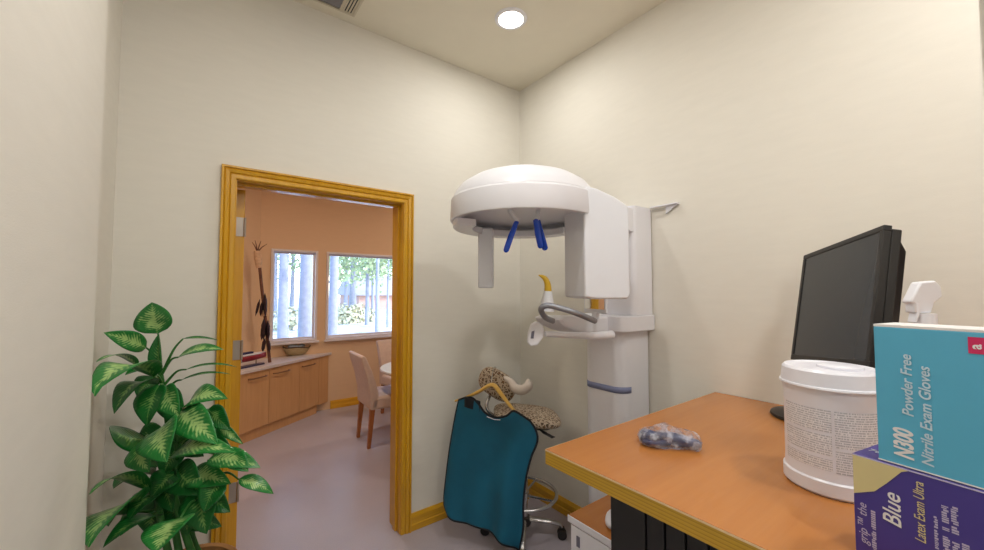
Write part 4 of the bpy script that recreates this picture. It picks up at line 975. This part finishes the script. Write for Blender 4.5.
# round table
TB = V((1.945, 3.66, 0))
tb = root('round_table', TB, 'round pale topped pedestal table beside the dining chairs', 'table')
MB().lathe([(0.0001, 0.67), (0.47, 0.67), (0.50, 0.678), (0.505, 0.69), (0.50, 0.702), (0.0001, 0.705)], TB, 56).build('table_top', M['counter'], tb, angle=30)
MB().lathe([(0.0001, 0.02), (0.05, 0.02), (0.045, 0.2), (0.04, 0.62), (0.09, 0.6695), (0.0001, 0.6695)], TB, 28).build('pedestal', M['black'], tb)
for i in range(4):
    a = PI / 2 * i + 0.1; dv = V((math.cos(a), math.sin(a), 0))
    MB().tube([TB + Z * 0.08, TB + dv * 0.2 + Z * 0.04, TB + dv * 0.34 + Z * 0.018], [0.03, 0.024, 0.017], 10).build('foot', M['black'], tb)

# ------------------------------------------------------------------ outdoors
struct(MB().box(-40, 70, YFAR + 0.2, 110, -0.35, -0.25).build('ground', M['snow'], smooth=False))
def tree(px, y, dia, h, label, crown, seed, g=None):
    rnd = random.Random(seed); p = aty(px, 300, y); x = p.x
    t = root('pine_tree', (x, y, -0.25), label, 'tree', g)
    pts = [V((x + 0.03 * math.sin(i + seed) * dia * 3, y, -0.25 + h * i / 6)) for i in range(7)]
    MB().tube(pts, [dia / 2 * (1.15 if i == 0 else 1 - 0.09 * i) for i in range(7)], 14).build('trunk', M['bark'], t)
    m = MB()
    for c in range(crown):
        zc_ = rnd.uniform(h * 0.34, h); a = rnd.uniform(0, 2 * PI); R = rnd.uniform(0.4, 1) * (2.4 * (1.12 - zc_ / h) + 0.8)
        c0_ = V((x + R * math.cos(a), y + R * math.sin(a), zc_ - 0.25 - 0.25 * R))
        for q in range(26):
            d_ = V((rnd.gauss(0, 0.45), rnd.gauss(0, 0.45), rnd.gauss(0, 0.22))); s_ = rnd.uniform(0.06, 0.16); n_ = V((rnd.gauss(0, 1), rnd.gauss(0, 1), rnd.gauss(0, 1))).normalized()
            a_ = n_.orthogonal().normalized(); b_ = n_.cross(a_)
            m.bm.faces.new([m.bm.verts.new(c0_ + d_ + a_ * s_ * i1 + b_ * s_ * 0.6 * i2) for i1, i2 in ((-1, 0), (0, -1), (1, 0), (0, 1))])
    m.build('foliage', M['foliage'], t, smooth=False, normals=False)
TR = [(284, 10, 0.23, 9, 'slim pine trunk standing outside the narrow window', 10), (306.5, 8.2, 0.25, 9, 'thick pine trunk filling the right half of the narrow window', 8), (333.5, 9.2, 0.21, 9, 'pine trunk at the left edge of the large window', 8),
      (352.5, 24, 0.42, 10, 'stout distant pine in the middle of the large window', 110), (367, 20, 0.20, 9, 'slender distant pine right of the stout one', 80), (372.5, 26, 0.20, 9, 'thinnest distant pine near the house', 90),
      (377.5, 16, 0.17, 8, 'slender pine in front of the house', 50), (388, 18, 0.12, 8, 'thin sapling near the right edge of the large window', 50),
      (346, 34, 0.3, 11, 'far pine seen through the large window behind the stout pine', 130), (292, 30, 0.3, 11, 'far pine seen between the two near trunks', 120), (274, 26, 0.3, 10, 'far pine at the left edge of the narrow window', 90), (362, 52, 0.42, 12, 'farthest pine behind the shrub row', 140), (398, 30, 0.3, 11, 'far pine beside the house', 110), (410, 20, 0.3, 10, 'pine beyond the right end of the large window', 60)]
for i, (px, y, dia, h, label, cr) in enumerate(TR): tree(px, y, dia, h, label, cr, i + 3)
def bush(px, y, r_, label, seed):
    rnd = random.Random(seed); p = aty(px, 300, y); m = MB()
    for q in range(700):
        n_ = V((rnd.gauss(0, 1), rnd.gauss(0, 1), abs(rnd.gauss(0, 0.8)))).normalized(); c0_ = V((p.x, p.y, -0.25)) + n_ * r_ * rnd.uniform(0.6, 1); s_ = rnd.uniform(0.05, 0.12)
        a_ = V((rnd.gauss(0, 1), rnd.gauss(0, 1), rnd.gauss(0, 1))).normalized(); b_ = a_.cross(n_)
        m.bm.faces.new([m.bm.verts.new(c0_ + a_ * s_ * i1 + b_ * s_ * i2) for i1, i2 in ((-1, 0), (0, -1), (1, 0), (0, 1))])
    o = m.build('shrub', M['shrub'], None, smooth=False, normals=False); tag(o, label, 'shrub')
bush(343, 22, 1.1, 'pale shrub left of the stout distant pine', 1); bush(358.5, 22.5, 1.1, 'pale shrub just right of the stout distant pine', 2); bush(293, 20, 1.1, 'pale shrub between the two near trunks', 4)
hs = aty(402, 300, 36)
hr = root('house', (hs.x, 36, -0.25), 'pinkish house with grey roof far beyond the large window', 'house')
MB().box(hs.x - 4.2, hs.x + 6, 36, 42, -0.25, 1.1).build('house_wall', M['house_wall'], hr, smooth=False)
MB().prism([V((hs.x - 4.6, 35.5, 1.1)), V((hs.x - 4.6, 42.5, 1.1)), V((hs.x - 4.6, 39, 3.0))], (11, 0, 0)).build('house_roof', M['house_roof'], hr, smooth=False)

# ------------------------------------------------------------------ light
def area(name, loc, size, power, col, rot=(0, 0, 0), spread=PI):
    l = bpy.data.lights.new(name, 'AREA'); l.shape = 'DISK'; l.size = size; l.energy = power; l.color = col; l.spread = spread
    o = bpy.data.objects.new(name, l); COL.objects.link(o); o.location = loc; o.rotation_euler = rot; return o
for i, (x, y) in enumerate(DL): area('downlight_lamp', (x, y, ZC - 0.012), 0.13, (5.5, 13, 13, 13)[i], (1.0, 0.98, 0.945))
FL = [(1.0, 3.35), (2.9, 4.1), (-0.7, 3.0)]
fl_lab = ['warm recessed ceiling light of the far room just beyond the door', 'warm recessed ceiling light of the far room over the table side', 'warm recessed ceiling light of the far room behind the open door']
for (x, y), lb_ in zip(FL, fl_lab):
    downlight(x, y, ZF, lb_, None); area('downlight_lamp', (x, y, ZF - 0.012), 0.13, 14, (1.0, 0.84, 0.68))
world = bpy.data.worlds.new('sky'); scene.world = world; world.use_nodes = True
nt = world.node_tree; bgn = nt.nodes['Background']; sky = nt.nodes.new('ShaderNodeTexSky'); sky.sky_type = 'NISHITA'
sky.sun_disc = False; sky.sun_elevation = math.radians(38); sky.sun_rotation = math.radians(140); sky.dust_density = 0.6; sky.ozone_density = 2.0
nt.links.new(sky.outputs[0], bgn.inputs[0]); bgn.inputs[1].default_value = 1.1
sl = bpy.data.lights.new('sun', 'SUN'); sl.energy = 4.0; sl.angle = math.radians(0.6); sl.color = (1, 0.94, 0.85)
so = bpy.data.objects.new('sun', sl); COL.objects.link(so); so.location = (6, -8, 12)
so.rotation_euler = V((-0.55, 0.75, -0.72)).to_track_quat('-Z', 'Y').to_euler()

vs = scene.view_settings; vs.view_transform = 'Standard'; vs.look = 'None'; vs.gamma = 1.0; vs.use_curve_mapping = False; vs.exposure = 0.0
scene.display_settings.display_device = 'sRGB'
